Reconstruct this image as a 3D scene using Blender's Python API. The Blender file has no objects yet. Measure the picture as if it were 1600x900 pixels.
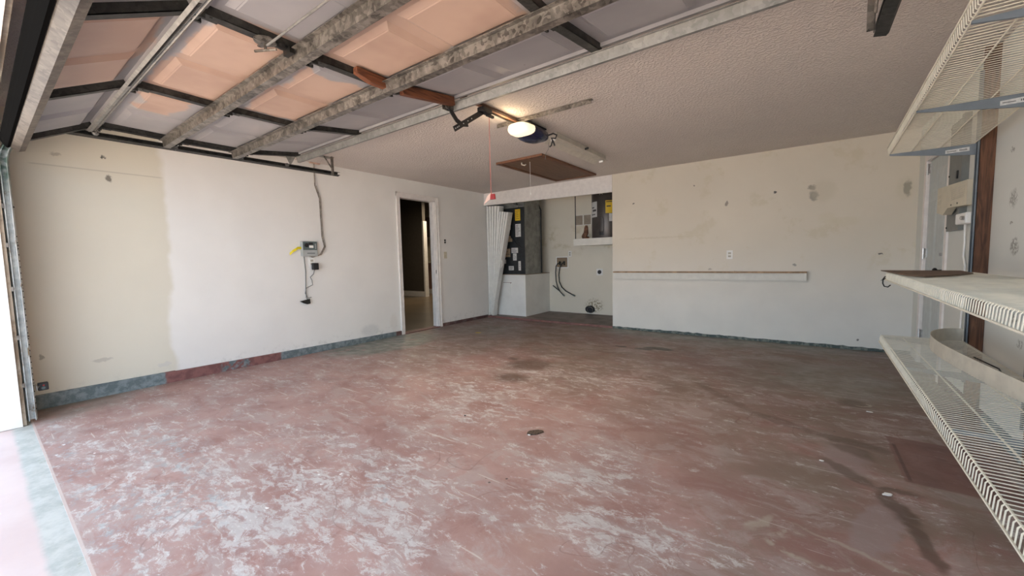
import bpy, bmesh, math, random
from mathutils import Vector, Matrix
random.seed(7)
S = bpy.context.scene
col = S.collection
PI = math.pi

# ------------------------------------------------------------------ camera
YAW, PITCH, ROLL, FPX = 0.6344, 0.0743, -0.0229, 619.5532
fw = Vector((-math.sin(YAW)*math.cos(PITCH), math.cos(YAW)*math.cos(PITCH), -math.sin(PITCH)))
rt = Vector((math.cos(YAW), math.sin(YAW), 0)); up = rt.cross(fw)
c_, s_ = math.cos(ROLL), math.sin(ROLL)
r2 = rt*c_ + up*s_; u2 = -rt*s_ + up*c_
cd = bpy.data.cameras.new('camera'); cam = bpy.data.objects.new('camera', cd); col.objects.link(cam)
cam.matrix_world = Matrix(((r2.x, u2.x, -fw.x, 5.0907), (r2.y, u2.y, -fw.y, -0.1929), (r2.z, u2.z, -fw.z, 1.1599), (0, 0, 0, 1)))
cd.sensor_width = 36; cd.lens = FPX/1600*36; cd.clip_start = 0.02; cd.clip_end = 200
S.camera = cam

# ------------------------------------------------------------------ light
S.view_settings.view_transform = 'Standard'; S.view_settings.look = 'None'
S.view_settings.gamma = 1; S.view_settings.use_curve_mapping = False
S.view_settings.exposure = 2.16
w = bpy.data.worlds.new('sky'); S.world = w; w.use_nodes = True
bg = w.node_tree.nodes['Background']; bg.inputs[0].default_value = (0.62, 0.80, 1.0, 1); bg.inputs[1].default_value = 1.0
sd = bpy.data.lights.new('sun', 'SUN'); sd.energy = 11.0; sd.color = (1, 0.86, 0.70); sd.angle = 0.01
sun = bpy.data.objects.new('sun', sd); col.objects.link(sun)
sun.rotation_euler = Vector((-0.55, -0.12, -0.8)).to_track_quat('-Z', 'Y').to_euler()   # high sun from the side of the house, never enters the opening
pd = bpy.data.lights.new('sky_portal', 'AREA'); pd.shape = 'RECTANGLE'; pd.size = 4.85; pd.size_y = 2.12; pd.cycles.is_portal = True
po = bpy.data.objects.new('sky_portal', pd); col.objects.link(po); po.location = (2.88, -0.18, 1.06)
po.rotation_euler = Vector((0, 1, 0)).to_track_quat('-Z', 'Z').to_euler()

# ------------------------------------------------------------------ node helper
class NB:
    def __init__(s, name):
        s.m = bpy.data.materials.new(name); s.m.use_nodes = True; s.t = s.m.node_tree; s.n = s.t.nodes; s.l = s.t.links
        s.b = s.n['Principled BSDF']; s._pos = None
    def pos(s):
        if s._pos is None: s._pos = s.n.new('ShaderNodeNewGeometry').outputs['Position']
        return s._pos
    def inp(s, sock, v):
        if isinstance(v, (int, float)): sock.default_value = v
        elif isinstance(v, tuple): sock.default_value = v if len(v) == len(sock.default_value) else v + (1,)
        else: s.l.new(v, sock)
    def math(s, op, a, b=0.0, c=None):
        n = s.n.new('ShaderNodeMath'); n.operation = op; s.inp(n.inputs[0], a); s.inp(n.inputs[1], b)
        if c is not None: s.inp(n.inputs[2], c)
        return n.outputs[0]
    def mul(s, a, b): return s.math('MULTIPLY', a, b)
    def add(s, a, b): return s.math('ADD', a, b)
    def mx(s, a, b): return s.math('MAXIMUM', a, b)
    def inv(s, a): return s.math('SUBTRACT', 1.0, a)
    def sep(s, v=None):
        n = s.n.new('ShaderNodeSeparateXYZ'); s.l.new(v or s.pos(), n.inputs[0]); return n.outputs
    def map(s, v, loc=(0, 0, 0), rot=(0, 0, 0), sc=(1, 1, 1), kind='POINT'):
        n = s.n.new('ShaderNodeMapping'); n.vector_type = kind; s.l.new(v, n.inputs[0])
        n.inputs[1].default_value = loc; n.inputs[2].default_value = rot; n.inputs[3].default_value = sc; return n.outputs[0]
    def noise(s, scale, detail=4, rough=0.55, dist=0.0, v=None, color=False):
        n = s.n.new('ShaderNodeTexNoise'); s.l.new(v or s.pos(), n.inputs['Vector'])
        n.inputs['Scale'].default_value = scale; n.inputs['Detail'].default_value = detail; n.inputs['Roughness'].default_value = rough; n.inputs['Distortion'].default_value = dist
        return n.outputs['Color' if color else 'Fac']
    def vor(s, scale, feature='F1', v=None, out='Distance'):
        n = s.n.new('ShaderNodeTexVoronoi'); n.feature = feature; s.l.new(v or s.pos(), n.inputs['Vector']); n.inputs['Scale'].default_value = scale; return n.outputs[out]
    def step(s, v, a, b, lo=0.0, hi=1.0):
        n = s.n.new('ShaderNodeMapRange'); n.interpolation_type = 'SMOOTHSTEP'; s.inp(n.inputs[0], v)
        n.inputs[1].default_value = a; n.inputs[2].default_value = b; n.inputs[3].default_value = lo; n.inputs[4].default_value = hi; return n.outputs[0]
    def mix(s, f, a, b):
        n = s.n.new('ShaderNodeMix'); n.data_type = 'RGBA'; s.inp(n.inputs[0], f); s.inp(n.inputs[6], a); s.inp(n.inputs[7], b); return n.outputs[2]
    def warp(s, amt, scale, detail=3, v=None):
        """position pushed around by noise, for ragged edges"""
        c = s.noise(scale, detail, v=v, color=True)
        a = s.n.new('ShaderNodeVectorMath'); a.operation = 'SUBTRACT'; s.l.new(c, a.inputs[0]); a.inputs[1].default_value = (.5, .5, .5)
        b = s.n.new('ShaderNodeVectorMath'); b.operation = 'SCALE'; s.l.new(a.outputs[0], b.inputs[0]); b.inputs['Scale'].default_value = amt
        d = s.n.new('ShaderNodeVectorMath'); d.operation = 'ADD'; s.l.new(v or s.pos(), d.inputs[0]); s.l.new(b.outputs[0], d.inputs[1]); return d.outputs[0]
    def blob(s, v, c, r, rot=0.0, soft=0.35, axes='xy'):
        """ellipse mask at c with radii r in the plane given by axes"""
        loc = [0, 0, 0]; sc = [0.0, 0.0, 0.0]
        i = 'xyz'.index(axes[0]); j = 'xyz'.index(axes[1])
        sub = s.n.new('ShaderNodeVectorMath'); sub.operation = 'SUBTRACT'; s.l.new(v, sub.inputs[0]); loc[i] = c[0]; loc[j] = c[1]; sub.inputs[1].default_value = loc
        ro = [0, 0, 0]; k = ({0, 1, 2} - {i, j}).pop(); ro[k] = rot
        o = sub.outputs[0]
        if rot: o = s.map(o, rot=tuple(ro))
        sc[i] = 1/r[0]; sc[j] = 1/r[1]
        m = s.n.new('ShaderNodeVectorMath'); m.operation = 'MULTIPLY'; s.l.new(o, m.inputs[0]); m.inputs[1].default_value = sc
        l = s.n.new('ShaderNodeVectorMath'); l.operation = 'LENGTH'; s.l.new(m.outputs[0], l.inputs[0])
        return s.step(l.outputs['Value'], 1-soft, 1+soft, 1.0, 0.0)
    def stroke(s, v, p0, p1, w, soft=.35):
        dx, dy = p1[0]-p0[0], p1[1]-p0[1]; return s.blob(v, ((p0[0]+p1[0])/2, (p0[1]+p1[1])/2), (math.hypot(dx, dy)/2+w*.3, w), rot=-math.atan2(dy, dx), soft=soft)
    def box(s, xs, x0, x1, e):
        return s.mul(s.step(xs, x0-e, x0+e), s.step(xs, x1-e, x1+e, 1.0, 0.0))
    def bump(s, h, strength=0.3, dist=0.01):
        n = s.n.new('ShaderNodeBump'); n.inputs['Strength'].default_value = strength; n.inputs['Distance'].default_value = dist; s.l.new(h, n.inputs['Height']); s.l.new(n.outputs[0], s.b.inputs['Normal'])
    def out(s, colr, rough=0.6, metal=0.0, spec=None):
        s.inp(s.b.inputs['Base Color'], colr); s.inp(s.b.inputs['Roughness'], rough); s.b.inputs['Metallic'].default_value = metal
        if spec is not None: s.b.inputs['Specular IOR Level'].default_value = spec
        return s.m

def simple(name, c, rough=0.5, metal=0.0, var=0.08, scale=14, bump=0.0, bscale=80):
    b = NB(name); k = b.noise(scale, 4)
    lo = tuple(x*(1-var) for x in c); hi = tuple(min(1, x*(1+var)) for x in c)
    cc = b.mix(b.step(k, .3, .7), lo, hi)
    if bump: b.bump(b.noise(bscale, 3), bump, 0.003)
    return b.out(cc, rough, metal)

M = {}
M['white_trim'] = simple('white_trim', (.82, .78, .74), .45, var=.05)
M['black'] = simple('black_plastic', (.012, .012, .014), .45)
M['dark_iron'] = simple('dark_iron', (.012, .011, .010), .5, .3, .3, 30)
b = NB('rubber'); M['rubber'] = b.out((.006, .006, .006), 1.0, 0, 0.0)
M['steel'] = simple('bright_steel', (.55, .54, .52), .35, .9, .15, 40)
M['shelf_grey'] = simple('shelf_grey', (.20, .23, .26), .45, .2, .08)
M['wire'] = simple('cream_wire', (.72, .68, .56), .75, var=.06)
M['strip'] = simple('cream_strip', (.56, .52, .43), .55, var=.08, bump=.1)
M['masonite'] = simple('masonite', (.16, .10, .065), .7, var=.2, bump=.2)
M['beige'] = simple('beige_plastic', (.62, .57, .44), .5, var=.04)
M['offwhite'] = simple('offwhite_plastic', (.88, .87, .83), .45, var=.04)
M['panel_grey'] = simple('panel_grey', (.19, .20, .19), .5, .1, .06)
M['door_paint'] = simple('door_paint', (.50, .54, .53), .4, var=.05)
M['platform'] = simple('platform_paint', (.80, .80, .76), .6, var=.05, scale=3)
M['furnace'] = simple('furnace_black', (.018, .021, .024), .4, .1, .25)
M['yellow'] = simple('yellow_label', (.75, .50, .02), .5, var=.04)
M['paper'] = simple('paper_label', (.62, .62, .60), .6, var=.12, scale=60)
M['tan_label'] = simple('tan_label', (.30, .22, .14), .6, var=.2, scale=60)
M['ink'] = simple('ink', (.05, .05, .05), .7)
M['heater'] = simple('heater_grey', (.085, .075, .068), .35, .35, .15, 6)
M['navy'] = simple('navy_plastic', (.016, .018, .055), .22)
M['vinyl'] = simple('vinyl_door', (.74, .74, .70), .4, var=.05)
M['ledge_wood'] = simple('ledge_wood', (.40, .26, .15), .7, var=.3)
M['ledge_rail'] = simple('ledge_rail', (.69, .68, .62), .6, var=.04)
M['wall_white'] = simple('ledge_white', (.78, .76, .69), .6, var=.04)
M['cord_grey'] = simple('cord_grey', (.16, .17, .17), .6)
M['cord_dirty'] = simple('cord_dirty', (.22, .19, .16), .7, var=.5, scale=25)
M['tape'] = simple('yellow_tape', (.80, .66, .02), .4)
M['red'] = simple('red_plastic', (.32, .015, .012), .4)
M['redcord'] = simple('red_cord', (.50, .16, .13), .7)
M['tag'] = simple('tag_paper', (.72, .50, .40), .7)
M['ctl'] = simple('controller_grey', (.42, .44, .43), .45)
M['ctl_dark'] = simple('controller_face', (.09, .12, .12), .4)
M['enamel'] = simple('fixture_enamel', (.62, .58, .50), .4, var=.06)
M['dark_green'] = simple('hose_black', (.015, .022, .022), .4)
M['vent_grey'] = simple('vent_grey', (.40, .37, .32), .6)
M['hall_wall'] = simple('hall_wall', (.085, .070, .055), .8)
M['hall_pink'] = simple('hall_counter_base', (.34, .20, .15), .7)
M['hall_light'] = simple('hall_light_wall', (.42, .36, .26), .7)
M['hall_wood'] = simple('hall_cabinet', (.05, .03, .02), .5)
M['brown_bag'] = simple('brown_insulation', (.20, .10, .06), .8, var=.4, scale=20)
M['leaf'] = simple('leaf', (.45, .33, .06), .8)
M['chip'] = simple('chip_brown', (.09, .06, .04), .9, var=.5, scale=90, bump=.6, bscale=120)
M['copper'] = simple('copper', (.45, .2, .1), .35, .8)
M['trans'] = None

def wood(name, a, bb, axis, rough=.65):
    b = NB(name); sc = [18, 18, 18]; sc['xyz'.index(axis)] = 1.4
    g = b.noise(2.2, 6, .6, 1.2, v=b.map(b.pos(), sc=tuple(sc)))
    g2 = b.noise(9, 3, v=b.map(b.pos(), sc=tuple(x*.6 for x in sc)))
    f = b.add(b.mul(b.step(g, .35, .65), .7), b.mul(g2, .3))
    b.bump(g, .25, .004)
    return b.out(b.mix(f, a, bb), rough)
M['post_wood'] = wood('post_wood', (.045, .018, .010), (.19, .085, .042), 'z')
M['brace_wood'] = wood('brace_wood', (.05, .014, .007), (.23, .080, .032), 'y')
M['hatch_frame'] = wood('hatch_frame', (.12, .050, .028), (.25, .115, .06), 'y')
M['hatch_panel'] = wood('hatch_panel', (.15, .085, .050), (.21, .125, .075), 'y')

def galv(name, lo, hi, rough=.42, metal=.55, scale=48):
    b = NB(name)
    v = b.vor(scale, v=b.warp(.06, 18), out='Color')
    vv = b.sep(v)[0]
    n = b.noise(9, 5)
    f = b.add(b.mul(vv, .55), b.mul(b.step(n, .35, .65), .45))
    return b.out(b.mix(f, lo, hi), rough, metal)
M['galv'] = galv('galvanised', (.045, .040, .034), (.33, .30, .265))
M['galv_dark'] = galv('galvanised_dull', (.012, .013, .012), (.060, .058, .053), .5, .35)
M['galv_pale'] = galv('galvanised_pale', (.19, .19, .18), (.34, .33, .31), .45, .4)
M['duct'] = galv('furnace_sheet', (.20, .205, .19), (.36, .36, .33), .45, .35, 8)
b = NB('track_metal'); p = b.sep(); n = b.noise(22, 5); r = b.noise(5, 5, .7)
cc = b.mix(b.step(n, .35, .65), (.44, .47, .47), (.66, .68, .66))
cc = b.mix(b.step(r, .56, .68), cc, (.20, .13, .06))
cc = b.mix(b.mul(b.step(p[2], 1.6, 1.9), b.step(n, .3, .6)), cc, (.10, .16, .13))
M['track'] = b.out(cc, .45, .3)

# lit lens of the opener
b = NB('lit_lens'); b.out((.9, .85, .7), .4); b.b.inputs['Emission Color'].default_value = (1, .78, .48, 1); b.b.inputs['Emission Strength'].default_value = .24
M['lens'] = b.m

# ---- garage door skin: grey white paint, warm light tint painted in as peach patches
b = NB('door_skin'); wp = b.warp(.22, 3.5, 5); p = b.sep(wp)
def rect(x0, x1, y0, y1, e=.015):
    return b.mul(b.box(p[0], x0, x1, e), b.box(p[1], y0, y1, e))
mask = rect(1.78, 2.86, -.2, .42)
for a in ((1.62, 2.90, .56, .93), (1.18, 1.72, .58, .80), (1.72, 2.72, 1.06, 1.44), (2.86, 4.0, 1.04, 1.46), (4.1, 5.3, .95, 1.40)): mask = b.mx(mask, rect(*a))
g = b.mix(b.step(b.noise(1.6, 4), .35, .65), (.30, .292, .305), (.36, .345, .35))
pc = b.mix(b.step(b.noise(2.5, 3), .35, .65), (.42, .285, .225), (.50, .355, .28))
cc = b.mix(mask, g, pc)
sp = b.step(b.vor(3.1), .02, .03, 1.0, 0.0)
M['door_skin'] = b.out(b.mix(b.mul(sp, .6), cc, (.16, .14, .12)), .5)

# ---- painted walls
def wallmat(name, axes, base, extra=None, bluer=None):
    b = NB(name); p = b.sep(); wp = b.warp(.10, 4, 4)
    n = b.step(b.noise(1.1, 4, .6), .3, .7)
    cc = b.mix(n, tuple(x*.95 for x in base), base)
    if extra: cc = extra(b, cc, p, wp)
    spots = b.mul(b.step(b.vor(2.6), .016, .024, 1.0, 0.0), b.step(b.noise(.9, 1), .48, .52))
    cc = b.mix(b.mul(spots, .8), cc, (.10, .09, .08))
    b.bump(b.noise(45, 4, .6), .10, .004)
    return b.out(cc, .62)
CREAM = (.72, .685, .58); WHITE = (.84, .825, .79)
def left_x(b, cc, p, wp):
    q = b.sep(wp)
    wn = b.mix(b.step(b.noise(2.2, 3), .3, .7), tuple(x*.96 for x in WHITE), WHITE)
    wipe = b.add(q[1], b.mul(b.noise(1.3, 3), .25))
    cc = b.mix(b.step(wipe, 1.07, 1.13), cc, wn)
    # faint seam of an old board line, scuffs and patches in the cream paint
    seam = b.mul(b.box(p[2], 2.02, 2.03, .004), b.box(p[1], .15, .98, .02)); cc = b.mix(b.mul(seam, .35), cc, (.30, .28, .24))
    ragged = b.warp(.05, 30, 4)
    for c, r, k, colr in (((.606, 1.965), (.02, .03), .8, (.12, .10, .08)), ((.58, 2.15), (.012, .012), .9, (.03, .03, .03)), ((.30, 2.12), (.03, .012), .5, (.3, .27, .22)),
                          ((.10, .43), (.012, .02), .6, (.2, .18, .15)), ((.45, .33), (.06, .015), .4, (.35, .32, .28)), ((.87, .19), (.05, .02), .7, (.62, .60, .55)),
                          ((3.62, .22), (.07, .12), .2, (.62, .54, .45)), ((3.2, .16), (.14, .08), .35, (.50, .52, .52)), ((.92, .05), (.05, .02), .9, (.25, .08, .07))):
        cc = b.mix(b.mul(b.blob(ragged, c, r, axes='yz'), k), cc, colr)
    low = b.mul(b.step(p[2], .05, .22, 1.0, 0.0), b.step(b.noise(14, 5, .7), .52, .62)); cc = b.mix(b.mul(low, .35), cc, (.42, .42, .38))
    return cc
def back_x(b, cc, p, wp):
    # light gradient painted in, whiter towards the floor; mottled yellow ghosts above
    white = b.mix(b.step(b.noise(2.5, 3), .3, .7), (.71, .70, .65), (.76, .745, .69))
    cc = b.mix(b.step(b.sep(wp)[2], .3, 1.5, 1.0, 0.0), cc, white)
    gh = b.mul(b.step(b.noise(2.4, 6, .7), .56, .66), b.step(p[2], .85, 1.1)); cc = b.mix(b.mul(gh, .35), cc, (.60, .53, .36))
    rag = b.warp(.06, 26, 4)
    for c, r, k, colr in (((5.15, 1.93), (.035, .03), .8, (.28, .24, .19)), ((5.17, 1.83), (.04, .055), .75, (.24, .21, .17)), ((5.26, 1.88), (.12, .12), .35, (.60, .55, .42)),
                          ((5.98, 1.82), (.03, .08), .8, (.24, .21, .17)), ((5.96, 1.82), (.07, .11), .25, (.58, .54, .38)), ((4.24, 1.83), (.015, .03), .8, (.22, .19, .16)),
                          ((2.97, 1.955), (.010, .010), .9, (.03, .03, .03)), ((3.83, 2.117), (.010, .010), .9, (.03, .03, .03)), ((4.78, 1.912), (.012, .012), .9, (.03, .03, .03)),
                          ((5.78, 1.12), (.02, .012), .9, (.05, .04, .04)), ((5.62, .12), (.012, .012), .8, (.08, .07, .06)), ((5.3, 1.56), (.08, .06), .3, (.66, .60, .44)), ((5.45, 1.5), (.16, .05), .35, (.66, .60, .44)),
                          ((3.3, 1.42), (.5, .012), .35, (.55, .48, .34)), ((4.05, .95), (.02, .012), .5, (.2, .18, .15)), ((4.35, .92), (.012, .012), .7, (.1, .1, .1)), ((5.0, 1.0), (.02, .01), .6, (.1, .1, .1))):
        cc = b.mix(b.mul(b.blob(rag, c, r, axes='xz'), k), cc, colr)
    return cc
def alcove_x(b, cc, p, wp):
    gh = b.mul(b.step(b.noise(3.0, 6, .7), .50, .62), b.box(p[2], 1.25, 1.75, .12)); cc = b.mix(b.mul(gh, .55), cc, (.55, .48, .31))
    rag = b.warp(.12, 22, 4)
    cc = b.mix(b.mul(b.blob(rag, (1.80, .20), (.17, .12), axes='xz'), b.step(b.noise(30, 3), .45, .55)), cc, (.36, .31, .20))
    return cc
def right_x(b, cc, p, wp):
    rag = b.warp(.06, 26, 4)
    for c, r, k in (((3.47, 1.73), (.03, .015), .6), ((3.42, 1.44), (.05, .05), .6), ((3.36, 1.16), (.05, .045), .7), ((3.42, 1.30), (.015, .012), .8), ((3.3, .75), (.05, .03), .7), ((3.2, .62), (.04, .02), .6)):
        cc = b.mix(b.mul(b.mul(b.blob(rag, c, r, axes='yz'), k), b.step(b.noise(60, 3), .42, .52)), cc, (.16, .15, .12))
    return cc
M['wall_left'] = wallmat('wall_left_paint', 'yz', CREAM, left_x)
M['wall_back'] = wallmat('wall_back_paint', 'xz', (.74, .67, .55), back_x)
M['wall_alcove'] = wallmat('wall_alcove_paint', 'xz', (.80, .75, .63), alcove_x)
M['wall_right'] = wallmat('wall_right_paint', 'yz', (.70, .71, .66), right_x)
M['wall_plain'] = wallmat('wall_plain_paint', 'xz', (.68, .64, .56))
b = NB('front_boards'); M['front'] = b.out(b.mix(b.step(b.noise(3, 5, .7), .4, .6), (.26, .20, .14), (.50, .43, .34)), .8)
b = NB('outside_trim'); M['jamb'] = b.out(b.mix(b.step(b.noise(3, 4), .3, .7), (.78, .74, .68), (.84, .80, .76)), .5)
b = NB('knockdown_ceiling'); n1 = b.noise(52, 3, .5); n2 = b.noise(120, 2)
b.bump(b.add(b.step(n1, .42, .60), b.mul(n2, .4)), .6, .006)
cc = b.mix(b.step(b.noise(1.2, 3), .3, .7), (.66, .60, .56), (.71, .65, .60))
cc = b.mix(b.mul(b.step(n1, .42, .60, 1.0, 0.0), .18), cc, (.54, .48, .44))
M['ceiling'] = b.out(cc, .85)

# ---- baseboards: paint colours along the run
b = NB('painted_baseboard'); p = b.sep(b.warp(.05, 14, 4)); y = p[1]
gr = b.mix(b.step(b.noise(16, 5, .7), .4, .62), (.12, .155, .165), (.23, .27, .28)); rd = b.mix(b.step(b.noise(14, 4), .4, .6), (.17, .07, .065), (.25, .11, .10))
cc = b.mix(b.box(y, .87, 1.95, .01), gr, rd)
cc = b.mix(b.mul(b.box(y, 1.35, 1.62, .03), b.step(b.noise(18, 4), .46, .56)), cc, gr)
cc = b.mix(b.step(y, 3.62, 3.66), cc, b.mix(b.step(b.noise(9, 4), .45, .6), (.11, .055, .05), (.17, .12, .11)))
M['baseboard'] = b.out(cc, .6)
b = NB('back_base_paint'); M['base_back'] = b.out(b.mix(b.step(b.noise(20, 5, .7), .45, .6), (.06, .085, .08), (.20, .22, .19)), .7)

# ---- garage floor
b = NB('worn_red_floor'); P0 = b.pos(); p = b.sep()
wp = b.warp(.30, 2.2, 5); wq = b.sep(wp); wf = b.warp(.10, 9, 5)
red = b.mix(b.step(b.noise(2.4, 6, .6), .3, .7), (.33, .190, .168), (.42, .270, .240))
conc = b.mix(b.step(b.noise(7, 6, .65), .35, .65), (.30, .275, .245), (.47, .455, .42))
grime = b.mix(b.step(b.noise(4, 5), .35, .65), (.150, .118, .090), (.225, .185, .150))
green = b.mix(b.step(b.noise(8, 5), .35, .65), (.165, .175, .150), (.27, .275, .245))
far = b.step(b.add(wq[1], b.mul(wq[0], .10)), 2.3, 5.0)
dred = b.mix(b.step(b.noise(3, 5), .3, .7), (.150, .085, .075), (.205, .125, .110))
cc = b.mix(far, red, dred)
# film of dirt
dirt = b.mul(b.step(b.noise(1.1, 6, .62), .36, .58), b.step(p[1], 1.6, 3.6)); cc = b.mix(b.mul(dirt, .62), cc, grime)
rightd = b.mul(b.step(p[0], 3.9, 5.2), b.step(b.noise(1.7, 5), .30, .60)); cc = b.mix(b.mul(rightd, .55), cc, (.175, .120, .095))
# broad mottling: rubbed pale film, fresher dark red, brown grime
m1 = b.noise(3.0, 9, .72, .8, v=b.map(P0, rot=(0, 0, -.4), sc=(1, 1.6, 1))); m2 = b.noise(2.1, 8, .70, .6, v=b.map(P0, loc=(7, 3, 0), rot=(0, 0, .5), sc=(1, 1.5, 1)))
cc = b.mix(b.mul(b.step(m1, .50, .60), b.step(p[1], 2.5, 5.0, .50, .25)), cc, (.41, .345, .325))
cc = b.mix(b.mul(b.step(m2, .52, .60), b.step(p[1], 2.0, 4.5, .50, .25)), cc, (.27, .135, .118))
m3 = b.mul(b.step(b.noise(1.7, 8, .7, .7, v=b.map(P0, loc=(1, 9, 0))), .46, .58), b.step(p[0], 4.3, 5.2)); cc = b.mix(b.mul(m3, .5), cc, (.20, .165, .125))
# scrubbed streaks to bare concrete
vs = b.map(wf, rot=(0, 0, -.45), sc=(1.0, 2.3, 1))
st = b.noise(9.0, 10, .80, .5, v=vs); md = b.noise(2.0, 7, .72, .4, v=vs)
zone = None
for c, r_, k_ in (((3.2, .85), (.55, .42), .055), ((2.35, .36), (.85, .28), .035), ((2.9, 2.15), (.55, .45), .05), ((4.1, 1.75), (.38, .26), .045), ((4.5, 1.42), (.42, .22), .06), ((3.75, .55), (.4, .3), .02), ((3.3, 3.2), (.7, .5), .02), ((4.9, 1.9), (2.2, .9), -.022)):
    q_ = b.mul(b.blob(wp, c, r_, soft=.75), k_); zone = q_ if zone is None else b.add(zone, q_)
lvl = b.add(b.add(b.mul(st, .70), b.mul(md, .30)), zone)
fade = b.step(p[1], 2.6, 4.4, 1.0, .30)
wear = b.mul(b.step(lvl, .528, .598), fade)
haze = b.mul(b.step(b.add(md, zone), .44, .66), fade)
cc = b.mix(b.mul(haze, .34), cc, (.42, .355, .34))
cc = b.mix(b.mul(wear, .72), cc, b.mix(b.step(b.noise(5, 4), .35, .65), (.50, .475, .46), (.62, .60, .585)))
fl = b.noise(30, 8, .8, .5, v=b.map(P0, rot=(0, 0, -.5), sc=(1, 2.4, 1)))
flm = b.mul(b.mul(b.step(fl, .55, .59), b.step(lvl, .50, .57)), fade); cc = b.mix(b.mul(flm, .65), cc, (.64, .62, .60))
# straight and curling scratches
for k, (ro, sc) in enumerate((((.7), (1.2, 26, 1)), ((-.5), (1.4, 30, 1)), ((1.9), (1.3, 24, 1)))):
    sn = b.noise(1.6, 2, .4, .15, v=b.map(P0, loc=(k*3.1, k*1.7, 0), rot=(0, 0, ro), sc=sc))
    cc = b.mix(b.mul(b.mul(b.step(sn, .705, .72), b.step(b.noise(1.3, 2, v=b.map(P0, loc=(k*5, 2, 0))), .48, .56)), .55), cc, (.60, .55, .50))
cu = b.noise(1.35, 1.5, .5, .5); ln = b.step(b.math('ABSOLUTE', b.math('SUBTRACT', cu, .47)), .0008, .0022, 1.0, 0.0)
cc = b.mix(b.mul(ln, .30), cc, (.13, .06, .05))
# zones of grey green paint
gz = b.mul(b.blob(wp, (.35, 3.2), (.50, .85), soft=.25), 1.0)
gz = b.mx(gz, b.mul(b.blob(wp, (4.1, 5.8), (1.6, .42), soft=.4), .75))
gz = b.mx(gz, b.mul(b.blob(wp, (.12, .25), (.35, .30), soft=.5), .55))
gz = b.mx(gz, b.mul(b.blob(wp, (5.3, 4.3), (.55, .45), soft=.6), .45)); gz = b.mx(gz, b.mul(b.blob(wp, (.9, 4.6), (.7, .5), soft=.6), .4))
cc = b.mix(b.mul(gz, b.step(b.noise(6, 5), .28, .5)), cc, green)
blue = b.mul(b.mx(b.blob(wf, (2.62, .30), (.40, .16), rot=-.3, soft=.5), b.mx(b.blob(wf, (3.42, .95), (.10, .07), soft=.5), b.mx(b.blob(wf, (1.9, .45), (.6, .12), soft=.6), b.blob(wf, (2.0, .08), (1.4, .05), soft=.7)))), b.step(b.noise(17, 5, .7), .52, .60))
cc = b.mix(b.mul(blue, .45), cc, (.30, .38, .41))
# dark red square on the right, soaked stains and their pale rims
sq = b.mul(b.box(b.sep(b.warp(.02, 8))[0], 5.53, 5.95, .008), b.box(p[1], 2.50, 3.12, .01))
cc = b.mix(b.mul(sq, .8), cc, b.mix(b.step(b.noise(9, 4), .3, .7), (.150, .070, .060), (.19, .095, .080)))
sq2 = b.mul(b.box(p[0], 5.545, 5.56, .003), b.box(p[1], 2.52, 3.0, .02)); cc = b.mix(b.mul(sq2, .6), cc, (.06, .03, .025))
lil = b.mx(b.blob(wf, (5.37, 1.98), (.07, .26), rot=.32, soft=.2), b.blob(wf, (5.30, 2.62), (.10, .22), soft=.4)); cc = b.mix(b.mul(lil, .65), cc, (.31, .245, .24))
stn = b.mx(b.mx(b.blob(wf, (2.70, 3.33), (.24, .20), soft=.5), b.blob(wf, (2.82, 2.85), (.16, .13), soft=.6)), b.blob(wf, (2.42, 3.45), (.07, .06), soft=.6))
stn = b.mx(stn, b.mul(b.blob(wf, (5.42, 3.70), (.09, .10), soft=.6), .9))
for p0, p1, w_, k_ in (((4.33, 3.62), (4.83, 3.10), .045, .55), ((4.80, 3.12), (5.22, 2.90), .05, .65), ((5.18, 2.93), (5.49, 2.85), .055, .8), ((5.27, 2.80), (5.42, 2.72), .06, .85), ((5.20, 2.58), (5.40, 2.34), .040, .85), ((5.42, 2.33), (5.50, 2.06), .05, 1.0), ((5.48, 2.10), (5.52, 1.80), .030, 1.0), ((5.38, 2.36), (5.56, 2.36), .022, .9)):
    stn = b.mx(stn, b.mul(b.stroke(wf, p0, p1, w_), k_))
cc = b.mix(b.mul(stn, .68), cc, (.085, .052, .034))
oil = b.mx(b.mx(b.blob(wf, (3.66, 4.78), (.17, .07), soft=.15), b.blob(wf, (3.52, 4.68), (.11, .05), soft=.15)), b.blob(wf, (3.22, 4.68), (.07, .03), soft=.2))
cc = b.mix(b.mul(oil, .85), cc, (.028, .022, .012))
rim = b.mul(b.mul(b.blob(wf, (5.13, 1.66), (.13, .10), soft=.07), b.inv(b.blob(wf, (5.145, 1.665), (.115, .085), soft=.12))), b.step(b.noise(22, 4), .38, .55))
rim = b.mx(rim, b.mul(b.stroke(wf, (5.11, 1.80), (5.44, 1.70), .010, .6), .8))
rim = b.mx(rim, b.mul(b.blob(wf, (5.47, 3.70), (.06, .045), soft=.1), b.inv(b.blob(wf, (5.45, 3.71), (.06, .045), soft=.12))))
rim = b.mx(rim, b.mul(b.blob(wf, (4.97, 1.74), (.02, .09), rot=.5, soft=.4), .8))
cc = b.mix(b.mul(rim, .6), cc, (.46, .42, .34))
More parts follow.
